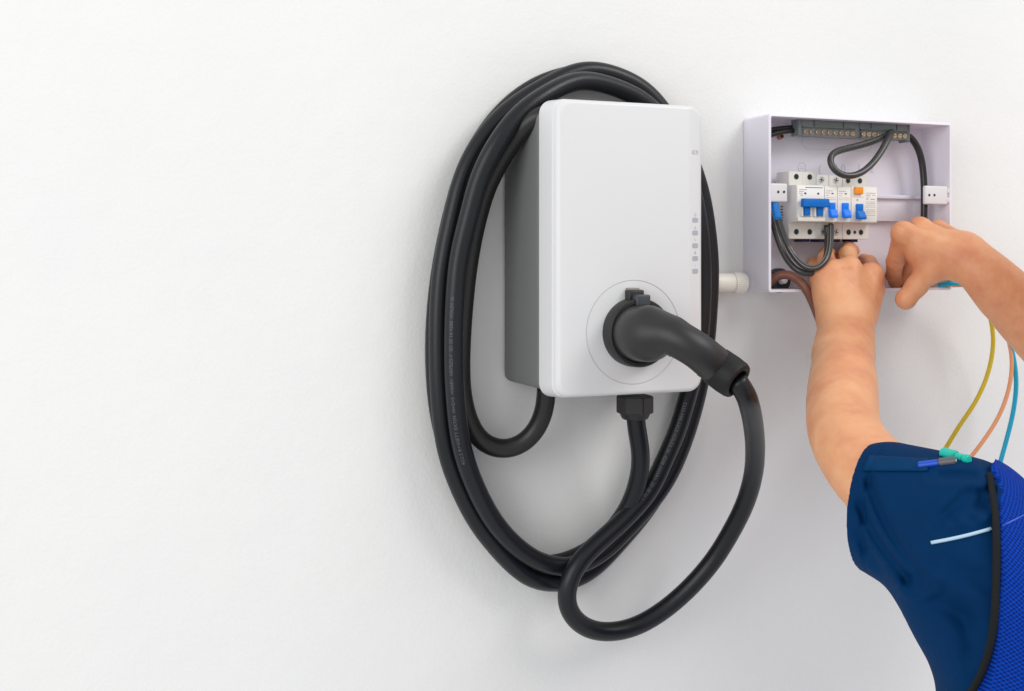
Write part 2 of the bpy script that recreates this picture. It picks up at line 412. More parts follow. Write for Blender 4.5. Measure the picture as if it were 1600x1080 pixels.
# ================================================================ SETTING
bm = bmesh.new(); add_box(bm, -5, 7, -0.2, 0, -0.2, 4.2)
wall = link('wall', bm_mesh(bm, 'wall'), 'wall'); wall['kind'] = 'structure'

# ================================================================ EV CHARGER
HB, HF = .105, .145
XL, XR = .4425, .6254
FX0, FX1 = .4498, .6184
ZT, ZB = CZ + .1645, CZ - .1485
charger = thing('ev_charger', 'white wall mounted electric car charging box with grey sides and a black plug socket', 'car charger', (.53, 0, ZB))
hs = box('housing', XL + .001, XR - .006, .002, HB, ZB + .004, ZT - .008, 'body', charger, bev=.009, seg=5)
for v in hs.data.vertices: v.co.x -= max(0, (.105 + v.co.y) / .105) * .0055 if v.co.x < .5 else 0
def rrect(x0, x1, z0, z1, r, n=10):
    out = []
    for cx_, cz_, a0 in ((x1 - r, z1 - r, 0), (x0 + r, z1 - r, 90), (x0 + r, z0 + r, 180), (x1 - r, z0 + r, 270)):
        for i in range(n + 1):
            a_ = R(a0 + 90 * i / n); out.append((cx_ + r * math.cos(a_), cz_ + r * math.sin(a_)))
    return out
bm = bmesh.new(); rings_ = []
prof = [(HB, 0.0), (HB + .002, -.0006), (HF - .010, .0022)]
for i in range(9):
    a_ = R(90 * i / 8); prof.append((HF - .0075 + .0075 * math.sin(a_), .0035 + .0065 * (1 - math.cos(a_))))
for h, ins in prof:
    rr = rrect(XL + ins, XR - ins * 1.0, ZB + ins * .75 - .002, ZT - ins * .75 + .002, .015)
    rings_.append([bm.verts.new((x, -h, z)) for x, z in rr])
for a_, b_ in zip(rings_, rings_[1:]):
    n = len(a_)
    for i in range(n): bm.faces.new((a_[i], a_[(i + 1) % n], b_[(i + 1) % n], b_[i]))
bm.faces.new(rings_[0]); 
# front plate, with the right-hand strip leaning back a little past a fine crease
cr_x = .6030
last = rings_[-1]
bm.faces.new(last)
me = bm_mesh(bm, 'front_shell')
bm = bmesh.new(); bm.from_mesh(me)
g_ = bmesh.ops.bisect_plane(bm, geom=list(bm.verts) + list(bm.edges) + list(bm.faces), plane_co=(cr_x, 0, 0), plane_no=(1, 0, 0))
for v in bm.verts:
    if v.co.x > cr_x + 1e-4 and -v.co.y > HB + .01: v.co.y += (v.co.x - cr_x) * .16
bm.to_mesh(me); bm.free()
shell = link('front_shell', me, 'shell', charger); me.shade_smooth(); me.set_sharp_from_angle(angle=R(8))
def strip_h(x): return HF - (x - cr_x) * .16 if x > cr_x else HF
# LED windows + icons
for py in (344, 364, 384, 404, 424):
    q = P(1087, py, HF); hh = strip_h(q.x)
    bm = bmesh.new()
    rr = rrect(q.x - .0038, q.x + .0038, q.z - .0026, q.z + .0026, .0016, 5)
    A_ = [bm.verts.new((x, -(strip_h(x) + .0003), z)) for x, z in rr]; B_ = [bm.verts.new((x, -(strip_h(x) - .002), z)) for x, z in rr]
    bm.faces.new(A_); bm.faces.new(B_)
    for i in range(len(rr)): bm.faces.new((A_[i], A_[(i + 1) % len(rr)], B_[(i + 1) % len(rr)], B_[i]))
    link('indicator_window', bm_mesh(bm, 'indicator_window'), 'led', charger)
def strokes(name, segs, c, sc_, wd, mt, parent, hfun, up=.00025):
    bm = bmesh.new()
    for (x0, z0, x1, z1) in segs:
        a_ = Vector((x0, z0)) * sc_; b_ = Vector((x1, z1)) * sc_; d_ = (b_ - a_).normalized() * wd / 2; n_ = Vector((-d_.y, d_.x))
        vs_ = []
        for lay in (up, -.0006):
            for q_ in (a_ - d_ + n_, b_ + d_ + n_, b_ + d_ - n_, a_ - d_ - n_):
                x = c[0] + q_.x; vs_.append(bm.verts.new((x, -(hfun(x) + lay), c[1] + q_.y)))
        bm.faces.new(vs_[:4]); 
        for i in range(4): bm.faces.new((vs_[i], vs_[(i + 1) % 4], vs_[4 + (i + 1) % 4], vs_[4 + i]))
    return link(name, bm_mesh(bm, name), mt, parent)
def arcs(r_, a0, a1, n=6, cx_=0, cz_=0):
    q = [(cx_ + r_ * math.cos(R(a0 + (a1 - a0) * i / n)), cz_ + r_ * math.sin(R(a0 + (a1 - a0) * i / n))) for i in range(n + 1)]
    return [(q[i][0], q[i][1], q[i + 1][0], q[i + 1][1]) for i in range(n)]
q = P(1087, 238, HF)
card = [(-.3, -.45, .3, -.45), (.3, -.45, .3, .45), (.3, .45, -.3, .45), (-.3, .45, -.3, -.45)] + arcs(.62, -40, 40) + arcs(.62, 140, 220) + arcs(.95, -40, 40) + arcs(.95, 140, 220)
strokes('card_reader_symbol', card, (q.x, q.z), .0040, .0005, 'icon', charger, strip_h)
icons = {336: arcs(.6, 0, 360, 8, 0, -.1) + [(0, .2, 0, .9)], 356: [(-.6, 0, 0, .6), (0, .6, .6, 0), (-.35, 0, -.35, -.6), (.35, 0, .35, -.6), (-.35, -.6, .35, -.6)],
         375: [(0, .8, -.4, 0), (-.4, 0, .4, 0), (.4, 0, 0, -.8)], 395: arcs(.5, 0, 360, 8, 0, 0) + [(0, .8, 0, -.8), (-.3, .2, .3, .2)], 415: [(0, .7, 0, -.1), (0, -.5, 0, -.6)]}
for py, sg in icons.items():
    q = P(1087, py, HF); strokes('indicator_symbol', sg, (q.x, q.z), .0021, .0004, 'icon', charger, strip_h)
# socket
sk = P(990, 519, HF); sk_x, sk_z = sk.x, sk.z
ring('circular_seam', (sk_x + .0, -HF, sk_z), .0555, .00045, 'seam', charger)
def lathe(name, prof, c, mt, parent, seg=72):     # prof (r, h)
    vs = []; fs = []
    for r_, h in prof:
        for i in range(seg):
            a_ = 2 * math.pi * i / seg; vs.append((c[0] + r_ * math.cos(a_), -h, c[1] + r_ * math.sin(a_)))
    for k in range(len(prof) - 1):
        for i in range(seg): fs.append((k * seg + i, k * seg + (i + 1) % seg, (k + 1) * seg + (i + 1) % seg, (k + 1) * seg + i))
    bm = bmesh.new(); me = bpy.data.meshes.new(name); me.from_pydata(vs, [], fs); bm.from_mesh(me); me = bm_mesh(bm, name)
    o = link(name, me, mt, parent); me.shade_smooth(); me.set_sharp_from_angle(angle=R(35)); return o
col_ = lathe('socket_collar', [(.0010, HF - .002), (.0365, HF - .002), (.0368, HF + .004), (.0362, HF + .0165), (.0350, HF + .0182), (.0318, HF + .0182), (.0312, HF + .008), (.001, HF + .008)], (sk_x, sk_z), 'collar', charger)
q = P(990, 466, HF + .004)
box('hinge_block', q.x - .0085, q.x + .0100, HF - .001, HF + .010, q.z - .006, q.z + .009, 'collar', charger, bev=.002, seg=3)
q = P(988, 455, HF + .003)
box('hinge_tab', q.x - .0062, q.x + .0062, HF - .001, HF + .008, q.z - .005, q.z + .0035, 'tab', charger, bev=.0008)
# gland
q = P(992, 640, .075)
cyl('gland_nut', (q.x, q.y, q.z + .006), (0, 0, 1), .0215, .020, 'collar', charger, seg=6, bev=.0012)
cyl('gland_dome', (q.x, q.y, q.z - .0065), (0, 0, -1), .0185, .0085, 'collar', charger, seg=40, r2=.0145, bev=.001)
gland = Vector((q.x, q.y, q.z))

# ================================================================ CHARGING CABLE
RC = .0107
path = [(992, 640, .075), (995, 672, .073), (1001, 705, .070), (999, 742, .062), (981, 795, .048), (938, 848, .030), (886, 877, .0135), (838, 882, .0125), (786, 855, .0125),
        # first turn, lying on the wall
        (735, 795, .0125), (703, 715, .0125), (685, 640, .0125), (679, 560, .0125), (681, 490, .0125), (689, 420, .0125), (704, 345, .0125), (724, 274, .0125), (750, 222, .0125), (790, 170, .0125), (843, 132, .0125), (905, 115, .0125), (960, 122, .0125), (1005, 144, .0125), (1042, 184, .0125), (1075, 250, .0125), (1094, 330, .0125), (1104, 400, .0125), (1104, 480, .0125), (1098, 550, .0125),
        (1085, 625, .0125), (1062, 700, .0125), (1018, 785, .0125), (965, 850, .0125), (930, 886, .0125), (903, 903, .016), (875, 910, .022), (848, 909, .028), (820, 898, .033), (780, 860, .034),
        # second turn
        (739, 805, .034), (699, 709, .034), (687, 613, .034), (685, 550, .034), (686, 480, .034), (691, 420, .034), (707, 339, .034), (724, 274, .034), (749, 224, .034), (788, 178, .034), (841, 141, .032), (912, 110, .030), (960, 117, .030), (1007, 141, .030), (1042, 182, .030), (1072, 235, .028), (1095, 300, .028), (1108, 385, .029), (1110, 430, .030), (1108, 480, .030), (1103, 540, .030), (1093, 602, .030),
        (1079, 657, .030), (1064, 701, .030), (1046, 742, .031), (1020, 781, .031), (979, 827, .032), (940, 864, .034), (894, 886, .036), (864, 884, .038), (838, 876, .042), (800, 848, .047),
        # third turn
        (764, 803, .052), (724, 709, .056), (711, 613, .056), (709, 540, .056), (711, 470, .056), (717, 405, .057), (733, 337, .062), (750, 276, .068), (772, 231, .075), (806, 184, .076), (850, 150, .072), (905, 126, .060), (960, 136, .050), (1008, 160, .044), (1046, 205, .040), (1074, 270, .046), (1091, 340, .051), (1097, 400, .051), (1097, 480, .051), (1089, 560, .051),
        (1073, 625, .052), (1057, 677, .052), (1042, 711, .052), (1014, 768, .052), (975, 812, .054), (935, 848, .058), (906, 877, .062), (890, 905, .062), (884, 935, .060), (893, 962, .056), (915, 981, .052), (946, 988, .050), (988, 981, .050), (1028, 960, .054), (1072, 924, .062), (1113, 878, .075), (1143, 830, .092), (1165, 785, .112), (1177, 742, .135), (1180, 702, .165), (1177, 664, .200), (1171, 634, .230), (1163, 611, .248), (1150, 593, .244)]
cpts = [P(*q) for q in path]
cable = thing('charging_cable', 'black charging cable coiled round the white charger with its plug in the socket', 'charging cable', P(992, 650, .07))
ctr = spline(cpts, .004)
sweep('sheath', None, RC, 'rubber', cable, seg=32, raw=ctr)
# printed lettering bent round the sheath
def cable_print(centre, s, start_px, size, offset, rev=False):
    T = np.gradient(centre, axis=0); T /= np.linalg.norm(T, axis=1)[:, None]
    arc = np.concatenate([[0], np.cumsum(np.linalg.norm(np.diff(centre, axis=0), axis=1))])
    sp = A3(P(*start_px)); i0 = int(np.argmin(np.linalg.norm(centre - sp, axis=1))); s0 = arc[i0]
    me = text_mesh(s, size)
    out = []
    for v in me.vertices:
        sg = -1 if rev else 1
        u = s0 + sg * v.co.x; c = np.array([np.interp(u, arc, centre[:, k]) for k in range(3)]); t = np.array([np.interp(u, arc, T[:, k]) for k in range(3)]); t /= np.linalg.norm(t)
        vw = A3(CAM) * np.array([1, 1, 1]) - c; vw -= t * (vw @ t); vw /= np.linalg.norm(vw)
        bt = np.cross(vw, t) * sg; phi = (v.co.y - size * .35) / RC + offset
        out.append(c + (RC + .0002) * (math.cos(phi) * vw + math.sin(phi) * bt))
    for v, c in zip(me.vertices, out): v.co = c
    link('printed_lettering', me, 'print', cable)
cable_print(ctr, '4G2.5 R+V/IETT EXT(N  H+G+S  <HAR>  H07BZ5-F  2D SE 16 4288  VOLEX SE', (731, 722, .056), .0054, .30)
cable_print(ctr, 'E350 MM 13CE VOLEX SE  4288 <HAR>  2D SE 16 1', (1073, 628, .052), .0058, -.05)

# plug: barrel, bent handle, cap
pa = P(990, 519, HF + .006); pb = P(1016, 523, HF + .050); pc = P(1046, 524, HF + .073); pd = P(1085, 545, HF + .088); pe = P(1122, 574, HF + .083)
A_, B_, C_, D_, E_ = [A3(v) for v in (pa, pb, pc, pd, pe)]
def f_plug(p):
    d = cone(p, A_, B_ - (B_ - A_) * .12, .0300, .0282)
    d = np.maximum(d, p[:, 1] + HF + .008)
    h1 = limb(p, [B_ + np.array([-.004, .012, .001]), B_ + np.array([0, -.004, .001]), C_, D_, E_], [.0235, .0225, .0192, .0185, .0192], 12)
    d = smin(d, h1, .008)
    top = cone(p, B_ + np.array([-.002, -.002, .016]), C_ + np.array([0.004, 0, .006]), .012, .012)
    d = smin(d, top, .008)
    return d
lo, hi = bounds([pa, pb, pc, pd, pe], .05)
plug = sdf_obj('plug_body', f_plug, lo, hi, .0016, 'plug', cable)
# ridge ring at barrel's mouth, end cap and its cuff
lathe('plug_rim', [(.026, HF + .0105), (.0304, HF + .0105), (.0308, HF + .0195), (.0303, HF + .0212), (.027, HF + .0214)], (sk_x, sk_z), 'plug', cable)
ax = (pe - pd).normalized()
tip = P(1154, 597, HF + .103)
ax2 = (tip - pe).normalized()
def axial(name, prof, c, axis, mt, parent, seg=64):
    q = Vector(axis).to_track_quat('Z', 'Y'); vs = []; fs = []
    for r_, t_ in prof:
        for i in range(seg):
            a_ = 2 * math.pi * i / seg; vs.append(tuple(Vector(c) + q @ Vector((r_ * math.cos(a_), r_ * math.sin(a_), t_))))
    for k in range(len(prof) - 1):
        for i in range(seg): fs.append((k * seg + i, k * seg + (i + 1) % seg, (k + 1) * seg + (i + 1) % seg, (k + 1) * seg + i))
    bm = bmesh.new(); me = bpy.data.meshes.new(name); me.from_pydata(vs, [], fs); bm.from_mesh(me); me = bm_mesh(bm, name)
    o = link(name, me, mt, parent); me.shade_smooth(); me.set_sharp_from_angle(angle=R(35)); return o
L = (tip - pe).length
axial('end_cap', [(.001, -.004), (.0188, -.004), (.0202, -.002), (.0206, L * .5), (.0200, L - .004), (.0188, L - .001), (.0150, L), (.0128, L - .001), (.0118, L - .004), (.001, L - .005)], pe, ax2, 'plug_dark', cable)
# grip ribs under the handle
for i in range(9):
    t = i / 8; c = pc.lerp(pe, .18 + .62 * t) ; dn = (c - CAM).cross(pe - pc).normalized()
    if dn.z > 0: dn = -dn
    q = hitp = None
    cc = np.array(c + dn * .04)
    for _ in range(60):
        v_ = float(f_plug(cc[None])[0])
        if v_ < .0002: break
        cc = cc - np.array(dn) * v_ * .8
    side = (pe - pc).normalized().cross(dn).normalized()
    cyl('grip_rib', Vector(cc), side, .0007, .010, 'plug_dark', cable, seg=8)
# latch over the socket
q = P(1001, 470, HF + .014)
box('plug_latch', q.x - .0080, q.x + .0085, HF + .008, HF + .021, q.z - .0105, q.z + .0065, 'latch', cable, bev=.0018, seg=3)

# feed cable: tucks behind the shell at the top, hangs down the left and turns up under the charger
feed_px = [(866, 176, .094), (842, 180, .089), (818, 199, .076), (789, 240, .054), (762, 290, .038), (744, 350, .033), (731, 420, .032), (723, 500, .032), (720, 570, .032), (722, 615, .032), (733, 660, .032), (752, 690, .032), (784, 703, .034), (815, 695, .038), (838, 672, .044), (851, 640, .052), (854, 605, .06)]
feed = sweep('feed_cable', [P(*q) for q in feed_px], RC, 'rubber_feed', None, seg=28)
tag(feed, 'dark feed cable hanging in a short U and entering the charger at its bottom left', 'cable')

# ================================================================ CONDUIT
zc = P(1150, 442, .02).z
x0 = P(1040, 442, .02).x; x1 = P(1163, 442, .02).x
pipe = thing('conduit_pipe', 'cream plastic pipe running along the wall into the left side of the open box', 'pipe', ((x0 + x1) / 2, -.013, zc))
cyl('pipe', ((x0 + x1) / 2 , -.0125, zc), (1, 0, 0), .0118, x1 - x0, 'cream', pipe, seg=40)
xa = P(1148, 442, .02).x
cyl('coupling', ((xa + x1 + .004) / 2, -.0135, zc), (1, 0, 0), .0122, x1 - xa + .004, 'cream', pipe, seg=40, bev=.001)
for i in range(16):
    a_ = R(180 + 12 * i); cyl('rib', ((xa + x1) / 2 + .002, -.0135 + .0122 * math.cos(a_ - R(90)), zc + .0122 * math.sin(a_ - R(90))), (1, 0, 0), .0006, (x1 - xa) * .75, 'cream', pipe, seg=6)

# ================================================================ DISTRIBUTION BOX
BX0, BX1 = .7633, 1.0424; BZ0, BZ1 = CZ - .0443, CZ + .1733; BH = .056; TW = .0032
dbox = thing('distribution_box', 'open lilac white electrical box on the wall with circuit breakers inside', 'electrical box', ((BX0 + BX1) / 2, 0, BZ0))
bm = bmesh.new()
def tray(bm, x0, x1, z0, z1, h0, h1, t, r=.004):
    o0 = rrect(x0, x1, z0, z1, r, 4); i0 = rrect(x0 + t, x1 - t, z0 + t, z1 - t, r * .5, 4)
    o0b = rrect(x0 + .0012, x1 - .0012, z0 + .0012, z1 - .0012, r, 4)
    n = len(o0)
    L0 = [[bm.verts.new((x, -h, z)) for x, z in pts] for pts, h in ((o0, h0), (o0, h1 - .0006), (o0b, h1), (i0, h1), (i0, h0 + .004))]
    for a_, b_ in zip(L0, L0[1:]):
        for i in range(n): bm.faces.new((a_[i], a_[(i + 1) % n], b_[(i + 1) % n], b_[i]))
    bm.faces.new(L0[0]); bm.faces.new(L0[-1])
tray(bm, BX0, BX1, BZ0, BZ1, .001, BH, TW)
me = bm_mesh(bm, 'enclosure'); encl = link('enclosure', me, 'box', dbox); me.shade_smooth(); me.set_sharp_from_angle(angle=R(35))
HBK = .005
# rail carrier at right
q0 = P(1362, 303, .014); q1 = P(1441, 303, .014)
zt = P(1400, 305, .014).z; zb = P(1400, 346, .014).z
box('rail_carrier', .80, q1.x, HBK - .001, .013, zb, zt, 'box', dbox, bev=.0008)
box('rail_lip', .80, q1.x - .001, .012, .018, zt - .005, zt, 'box', dbox, bev=.0008)
q = P(1427, 325, .013)
strokes('slot_mark', [(-.4, -.9, .4, -.9), (.4, -.9, .4, .9), (.4, .9, -.4, .9), (-.4, .9, -.4, -.9)], (q.x, q.z), .006, .0005, 'emboss', dbox, lambda x: .013)
# knock-out outline and embossed marks on the back
q = P(1254, 221, HBK); q2 = P(1345, 221, HBK)
kz = .0095
seg_ = arcs(1, 90, 270, 14) + [(0, 1, (q2.x - q.x) / kz, 1), (0, -1, (q2.x - q.x) / kz, -1)] + arcs(1, -90, 90, 14, (q2.x - q.x) / kz, 0)
strokes('knockout_outline', seg_, (q.x + .008, q.z), kz, .0005, 'emboss', dbox, lambda x: HBK)
q = P(1253, 262, HBK)
strokes('embossed_mark', arcs(1, 0, 360, 20) + [(-.6, .15, .6, .15), (-.6, -.2, .6, -.2)], (q.x, q.z), .0062, .0005, 'emboss', dbox, lambda x: HBK)
for tx, pxx in (('(', 1278), ('2', 1302), ('0', 1313), ('1', 1338), ('2', 1358)):
    q = P(pxx, 270, HBK); me = text_mesh(tx, .016)
    for v in me.vertices: v.co = Vector((q.x + v.co.x, -(HBK + .0004), q.z + v.co.y))
    link('embossed_mark', me, 'emboss', dbox)
# cover clips
for (pl, pr, pt, pbm, side) in ((1203.5, 1231, 286, 316, 0), (1446, 1482, 290, 320, 1)):
    hcl = .0545
    a_ = P(pl, pt, hcl); b_ = P(pr, pbm, hcl)
    xx0 = BX0 + .002 if side == 0 else a_.x; xx1 = b_.x if side == 0 else BX1 - .004
    cl = box('cover_clip', xx0, xx1, hcl - .006, hcl, b_.z, a_.z, 'boxout', dbox, bev=.0022, seg=4)
    cxs = (1216, 1225) if side == 0 else (1452, 1460)
    for cxp in cxs:
        q = P(cxp, (pt + pbm) / 2 + (-1 if side == 0 else 0), hcl)
        cyl('clip_hole', (q.x, -hcl, q.z), (0, -1, 0), .0017, .0006, 'dark', cl, seg=16)
    if side == 1:
        for dz in (-.006, .006):
            box('clip_lug', xx1 - .002, xx1 + .0015, hcl - .012, hcl + .001, (a_.z + b_.z) / 2 + dz - .003, (a_.z + b_.z) / 2 + dz + .003, 'boxout', cl, bev=.0006)
# screw holding the back
q = P(1222, 213, .012)
cyl('fixing_screw', (q.x, -.009, q.z), (0, -1, 0), .0042, .006, 'copperred', dbox, seg=20, r2=.0028, bev=.0005)
# bottom grommet hole
q = P(1222, 439, .02)
cyl('cable_grommet', (q.x, -.012, BZ0 + TW + .010), (0, -1, 0), .0155, .012, 'dark', dbox, seg=28, bev=.002)
cyl('grommet_lug', (q.x + .001, -.020, BZ0 + TW + .011), (0, -1, .2), .0055, .008, 'boxout', dbox, seg=18, bev=.001)

# ================================================================ BREAKERS
HT, HN = .041, .058
def nx(px): return P(px, 320, HN).x
ZN1 = CZ + .0872; ZN0 = CZ + .0418; ZTT = CZ + .1050; ZTB = CZ + .0212
def hole(parent, x, z, r, mt='hole', screw=False):
    if screw:
        s = cyl('terminal_screw', (x, -HT - .0001, z), (0, -1, 0), r, .0012, 'zinc', parent, seg=20, bev=.0002)
        for ang in (12, 102):
            bm = bmesh.new(); add_box(bm, -.82 * r, .82 * r, 0, .0003, -.00045, .00045)
            bmesh.ops.transform(bm, matrix=Matrix.Translation((x, -HT - .0007, z)) @ Matrix.Rotation(R(ang), 4, 'Y'), verts=bm.verts)
            link('slot', bm_mesh(bm, 'slot'), 'dark', s)
        ring('screw_well', (x, -HT, z), r * 1.25, .00035, 'breaker_side', parent, seg=24, tseg=6)
    else:
        h_ = cyl('terminal_hole', (x, -HT, z), (0, -1, 0), r, .0006, mt, parent, seg=24)
        ring('hole_rim', (x, -HT, z), r * 1.02, .0005, 'breaker_side', parent, seg=24, tseg=6)
        cyl('screw_head', (x + r * .2, -HT - .0002, z + r * .1), (0, -1, 0), r * .55, .0006, 'holeblue', h_, seg=14)
def breaker(name, label, pl, pr, top, kind, bottom=ZTB):
    x0, x1 = nx(pl) + .00025, nx(pr) - .00025
    t = thing(name, label, 'circuit breaker', ((x0 + x1) / 2, -.012, bottom), 'circuit breakers in the open box')
    prof = [(.014, bottom), (HT, bottom), (HT, ZN0 - .0006), (HN - .001, ZN0), (HN, ZN0 + .001), (HN, ZN1 - .002), (HN - .0015, ZN1), (HT, ZN1 + .0005), (HT, top), (.014, top)]
    prism('case', prof, x0, x1, 'breaker', t, bev=.0005)
    return t, x0, x1
def prints(t, x0, x1, rows, mt='greyprint', hh=None):
    hh = HN if hh is None else hh
    for (fx0, fx1, z, th) in rows:
        bm = bmesh.new(); x = x0 + (x1 - x0) * fx0; xe = x0 + (x1 - x0) * fx1
        while x < xe:
            w_ = random.uniform(.0005, .0016); w_ = min(w_, xe - x)
            add_box(bm, x, x + w_, hh - .0004, hh + .00012, z - th / 2 * random.uniform(.6, 1), z + th / 2)
            x += w_ + random.uniform(.0002, .0006)
        link('small_print', bm_mesh(bm, 'small_print'), mt, t)
def lever(t, x, zt_, zb_, wd, mt, throw=.007):
    # slot, rocker and thumb piece thrown down
    box('lever_slot', x - wd * .62, x + wd * .62, HN - .001, HN + .0004, zb_ - .0006, zt_ + .0016, 'boxout', t, bev=.0012)
    lv = box('lever', x - wd * .42, x + wd * .42, HN - .001, HN + .0035, (zt_ + zb_) / 2 - .002, zt_, mt, t, bev=.0009)
    zmid = (zt_ + zb_) / 2
    prism('thumb_piece', [(HN + .001, zmid + .001), (HN + .0045, zmid + .0005), (HN + throw + .001, zb_ + .002), (HN + throw, zb_ - .0008), (HN + .001, zb_ - .0002)], x - wd * .5, x + wd * .52, mt, lv, bev=.0007)
# double pole
t, x0, x1 = breaker('double_pole_breaker', 'wide breaker at the left end with a blue bar joining its two levers', 1245, 1288.5, ZTT, 2)
for f_ in (.27, .76):
    hole(t, x0 + (x1 - x0) * f_, CZ + .0985, .0037); hole(t, x0 + (x1 - x0) * f_, CZ + .0300, .0037)
box('blue_stripe', x0 + (x1 - x0) * .30, x0 + (x1 - x0) * .93, HN - .0004, HN + .0002, CZ + .0838, CZ + .0848, 'blueprint', t, bev=0)
for f_ in (.30, .77): box('status_window', x0 + (x1 - x0) * f_ - .0014, x0 + (x1 - x0) * f_ + .0014, HN - .0003, HN + .0002, CZ + .0758, CZ + .0780, 'dark', t, bev=0)
prints(t, x0, x1, [(.08, .36, CZ + .0814, .0009), (.08, .24, CZ + .0790, .0009), (.08, .2, CZ + .0768, .0009), (.13, .2, CZ + .0745, .0012)])
box('lever_recess', x0 + (x1 - x0) * .06, x1 - .001, HN - .001, HN + .0005, CZ + .0475, CZ + .0640, 'boxout', t, bev=.002)
for f_ in (.29, .76):
    xm = x0 + (x1 - x0) * f_
    lv = box('lever', xm - .0040, xm + .0040, HN - .001, HN + .0055, CZ + .0495, CZ + .0640, 'blue', t, bev=.0008)
    for sgn in (-1, 1): box('lever_cheek', xm + sgn * .0062 - .0012, xm + sgn * .0062 + .0012, HN - .001, HN + .0042, CZ + .0480, CZ + .0600, 'breaker', t, bev=.0009)
box('lever_bar', x0 + (x1 - x0) * .07, x1 + .0002, HN + .003, HN + .0105, CZ + .0598, CZ + .0702, 'blue', t, bev=.0012, seg=3)
box('front_ledge', x0 + .0002, x1 - .0002, HN - .001, HN + .0022, CZ + .0425, CZ + .0478, 'breaker', t, bev=.0006)
box('side_line', x0 + (x1 - x0) * .5 - .0002, x0 + (x1 - x0) * .5 + .0002, HT - .001, HT + .0001, ZN1 + .001, ZTT - .001, 'breaker_side', t, bev=0)
for k in range(7):
    zz = CZ + .040 + k * .0035
    box('vent_slit', x0 - .0002, x0 + .0004, .0235, .0285, zz, zz + .0014, 'dark', t, bev=0)
# single poles
for k, (pl, pr, lab) in enumerate(((1288.5, 1308.5, 'slim breaker with one blue lever right beside the blue bar'), (1308.5, 1330, 'slim breaker with one blue lever next to the one with the orange button'))):
    t, x0, x1 = breaker('single_pole_breaker', lab, pl, pr, CZ + .1018, 1)
    xm = (x0 + x1) / 2
    hole(t, xm + (-.002 if k == 0 else 0), CZ + .0955, .0036, screw=True); hole(t, xm, CZ + .0300, .0036, screw=True)
    prints(t, x0, x1, [(.1, .62, CZ + .0806, .0008)], 'greyprint'); prints(t, x0, x1, [(.1, .4, CZ + .0780, .0009), (.1, .32, CZ + .0750, .0010), (.1, .85, CZ + .0722, .0006), (.1, .9, CZ + .0700, .0005)], 'redprint')
    box('status_window', xm + .0005, xm + .0036, HN - .0003, HN + .0002, CZ + .0768, CZ + .0782, 'dark', t, bev=0)
    lever(t, xm + .0002, CZ + .0660, CZ + .0478, .0105, 'bluebright')
# RCBO
t, x0, x1 = breaker('residual_current_breaker', 'breaker at the right end with an orange test button over its blue lever', 1330, 1371, CZ + .1018, 2)
W_ = x1 - x0
for f_ in (.2, .66): hole(t, x0 + W_ * f_, CZ + .0955, .0036)
hole(t, x0 + W_ * .22, CZ + .0300, .0037); hole(t, x0 + W_ * .46, CZ + .0300, .0024); hole(t, x0 + W_ * .70, CZ + .0300, .0036, 'holeblue')
box('test_button', x0 + W_ * .10, x0 + W_ * .40, HN - .001, HN + .0035, CZ + .0775, CZ + .0865, 'orange', t, bev=.0010, seg=3)
prints(t, x0, x1, [(.04, .46, CZ + .0738, .0008)], 'redprint')
prints(t, x0, x1, [(.56, .92, CZ + .0790, .0007), (.56, .74, CZ + .0765, .0010), (.8, .93, CZ + .0765, .0008), (.56, .7, CZ + .0742, .0007), (.58, .66, CZ + .0716, .0016), (.72, .9, CZ + .0714, .0012)])
prints(t, x0, x1, [(.56, .92, z, .0006) for z in (CZ + .0680, CZ + .0662, CZ + .0640, CZ + .0615, CZ + .0580, CZ + .0562, CZ + .0540, CZ + .0510)])
prints(t, x0, x1, [(.2, .26, CZ + .0700, .003)], 'greyprint')
lever(t, x0 + W_ * .28, CZ + .0652, CZ + .0462, .0115, 'blue', .008)
# navy rail clips below the breakers
for pxx, lb in ((1249, 'navy clip poking out under the left pole of the wide breaker'), (1274, 'navy clip poking out under the right pole of the wide breaker'), (1296, 'navy clip under the slim breakers behind the hanging wire'), (1324, 'navy clip just above the raised finger under the breakers')):
    q = P(pxx, 378, .02)
    c = box('rail_clip', q.x - .0055, q.x + .0055, .016, .034, ZTB - .0035, ZTB + .0008, 'navyclip', None, bev=.0006)
    tag(c, lb, 'clip', 'rail clips under the breakers')

# ================================================================ TERMINAL BAR
tb = thing('terminal_bar', 'smoky grey terminal block with a row of brass screws along the top of the box', 'terminal block', (P(1330, 200, .04).x, -.03, P(1330, 200, .04).z))
HTB = .040
xa, xb_ = P(1252, 200, HTB).x, P(1418, 200, HTB).x
za, zb_ = P(1252, 211, HTB).z, P(1252, 184, HTB).z
zmid = za + (zb_ - za) * .50
box('back_block', xa, xb_, .020, HTB - .010, za, zb_, 'smoke', tb, bev=.001)
box('lower_rail', xa, xb_, HTB - .010, HTB - .004, za, zmid - .001, 'smoke', tb, bev=.0006)
xm_ = P(1340, 200, HTB).x
for (u0, u1) in ((xa, xm_ - .003), (xm_ + .003, xb_)):
    for i in range(9):
        x = u0 + (u1 - u0) * (.10 + .86 * i / 8) ; zz = zmid - .006
        s = cyl('brass_screw', (x, -HTB + .0022, zz), (0, -1, -.1), .0031, .004, 'brass', tb, seg=14, bev=.0006)
        box('slot', x - .002, x + .002, HTB - .0003, HTB + .0002, zz - .0003, zz + .0004, 'dark', s, bev=0)
    box('cover', u0, u1, HTB - .0098, HTB + .0012, zmid, zb_ - .0004, 'smoke', tb, bev=.0008)
    for fr in (.22, .76):
        x = u0 + (u1 - u0) * fr; box('divider', x - .0004, x + .0004, HTB, HTB + .0018, zmid, zb_ - .001, 'dark', tb, bev=0)
    box('clear_front', u0 + .0003, u1 - .0003, HTB + .0022, HTB + .0028, za - .0012, zmid + .001, 'smokeclear', tb, bev=.0002)
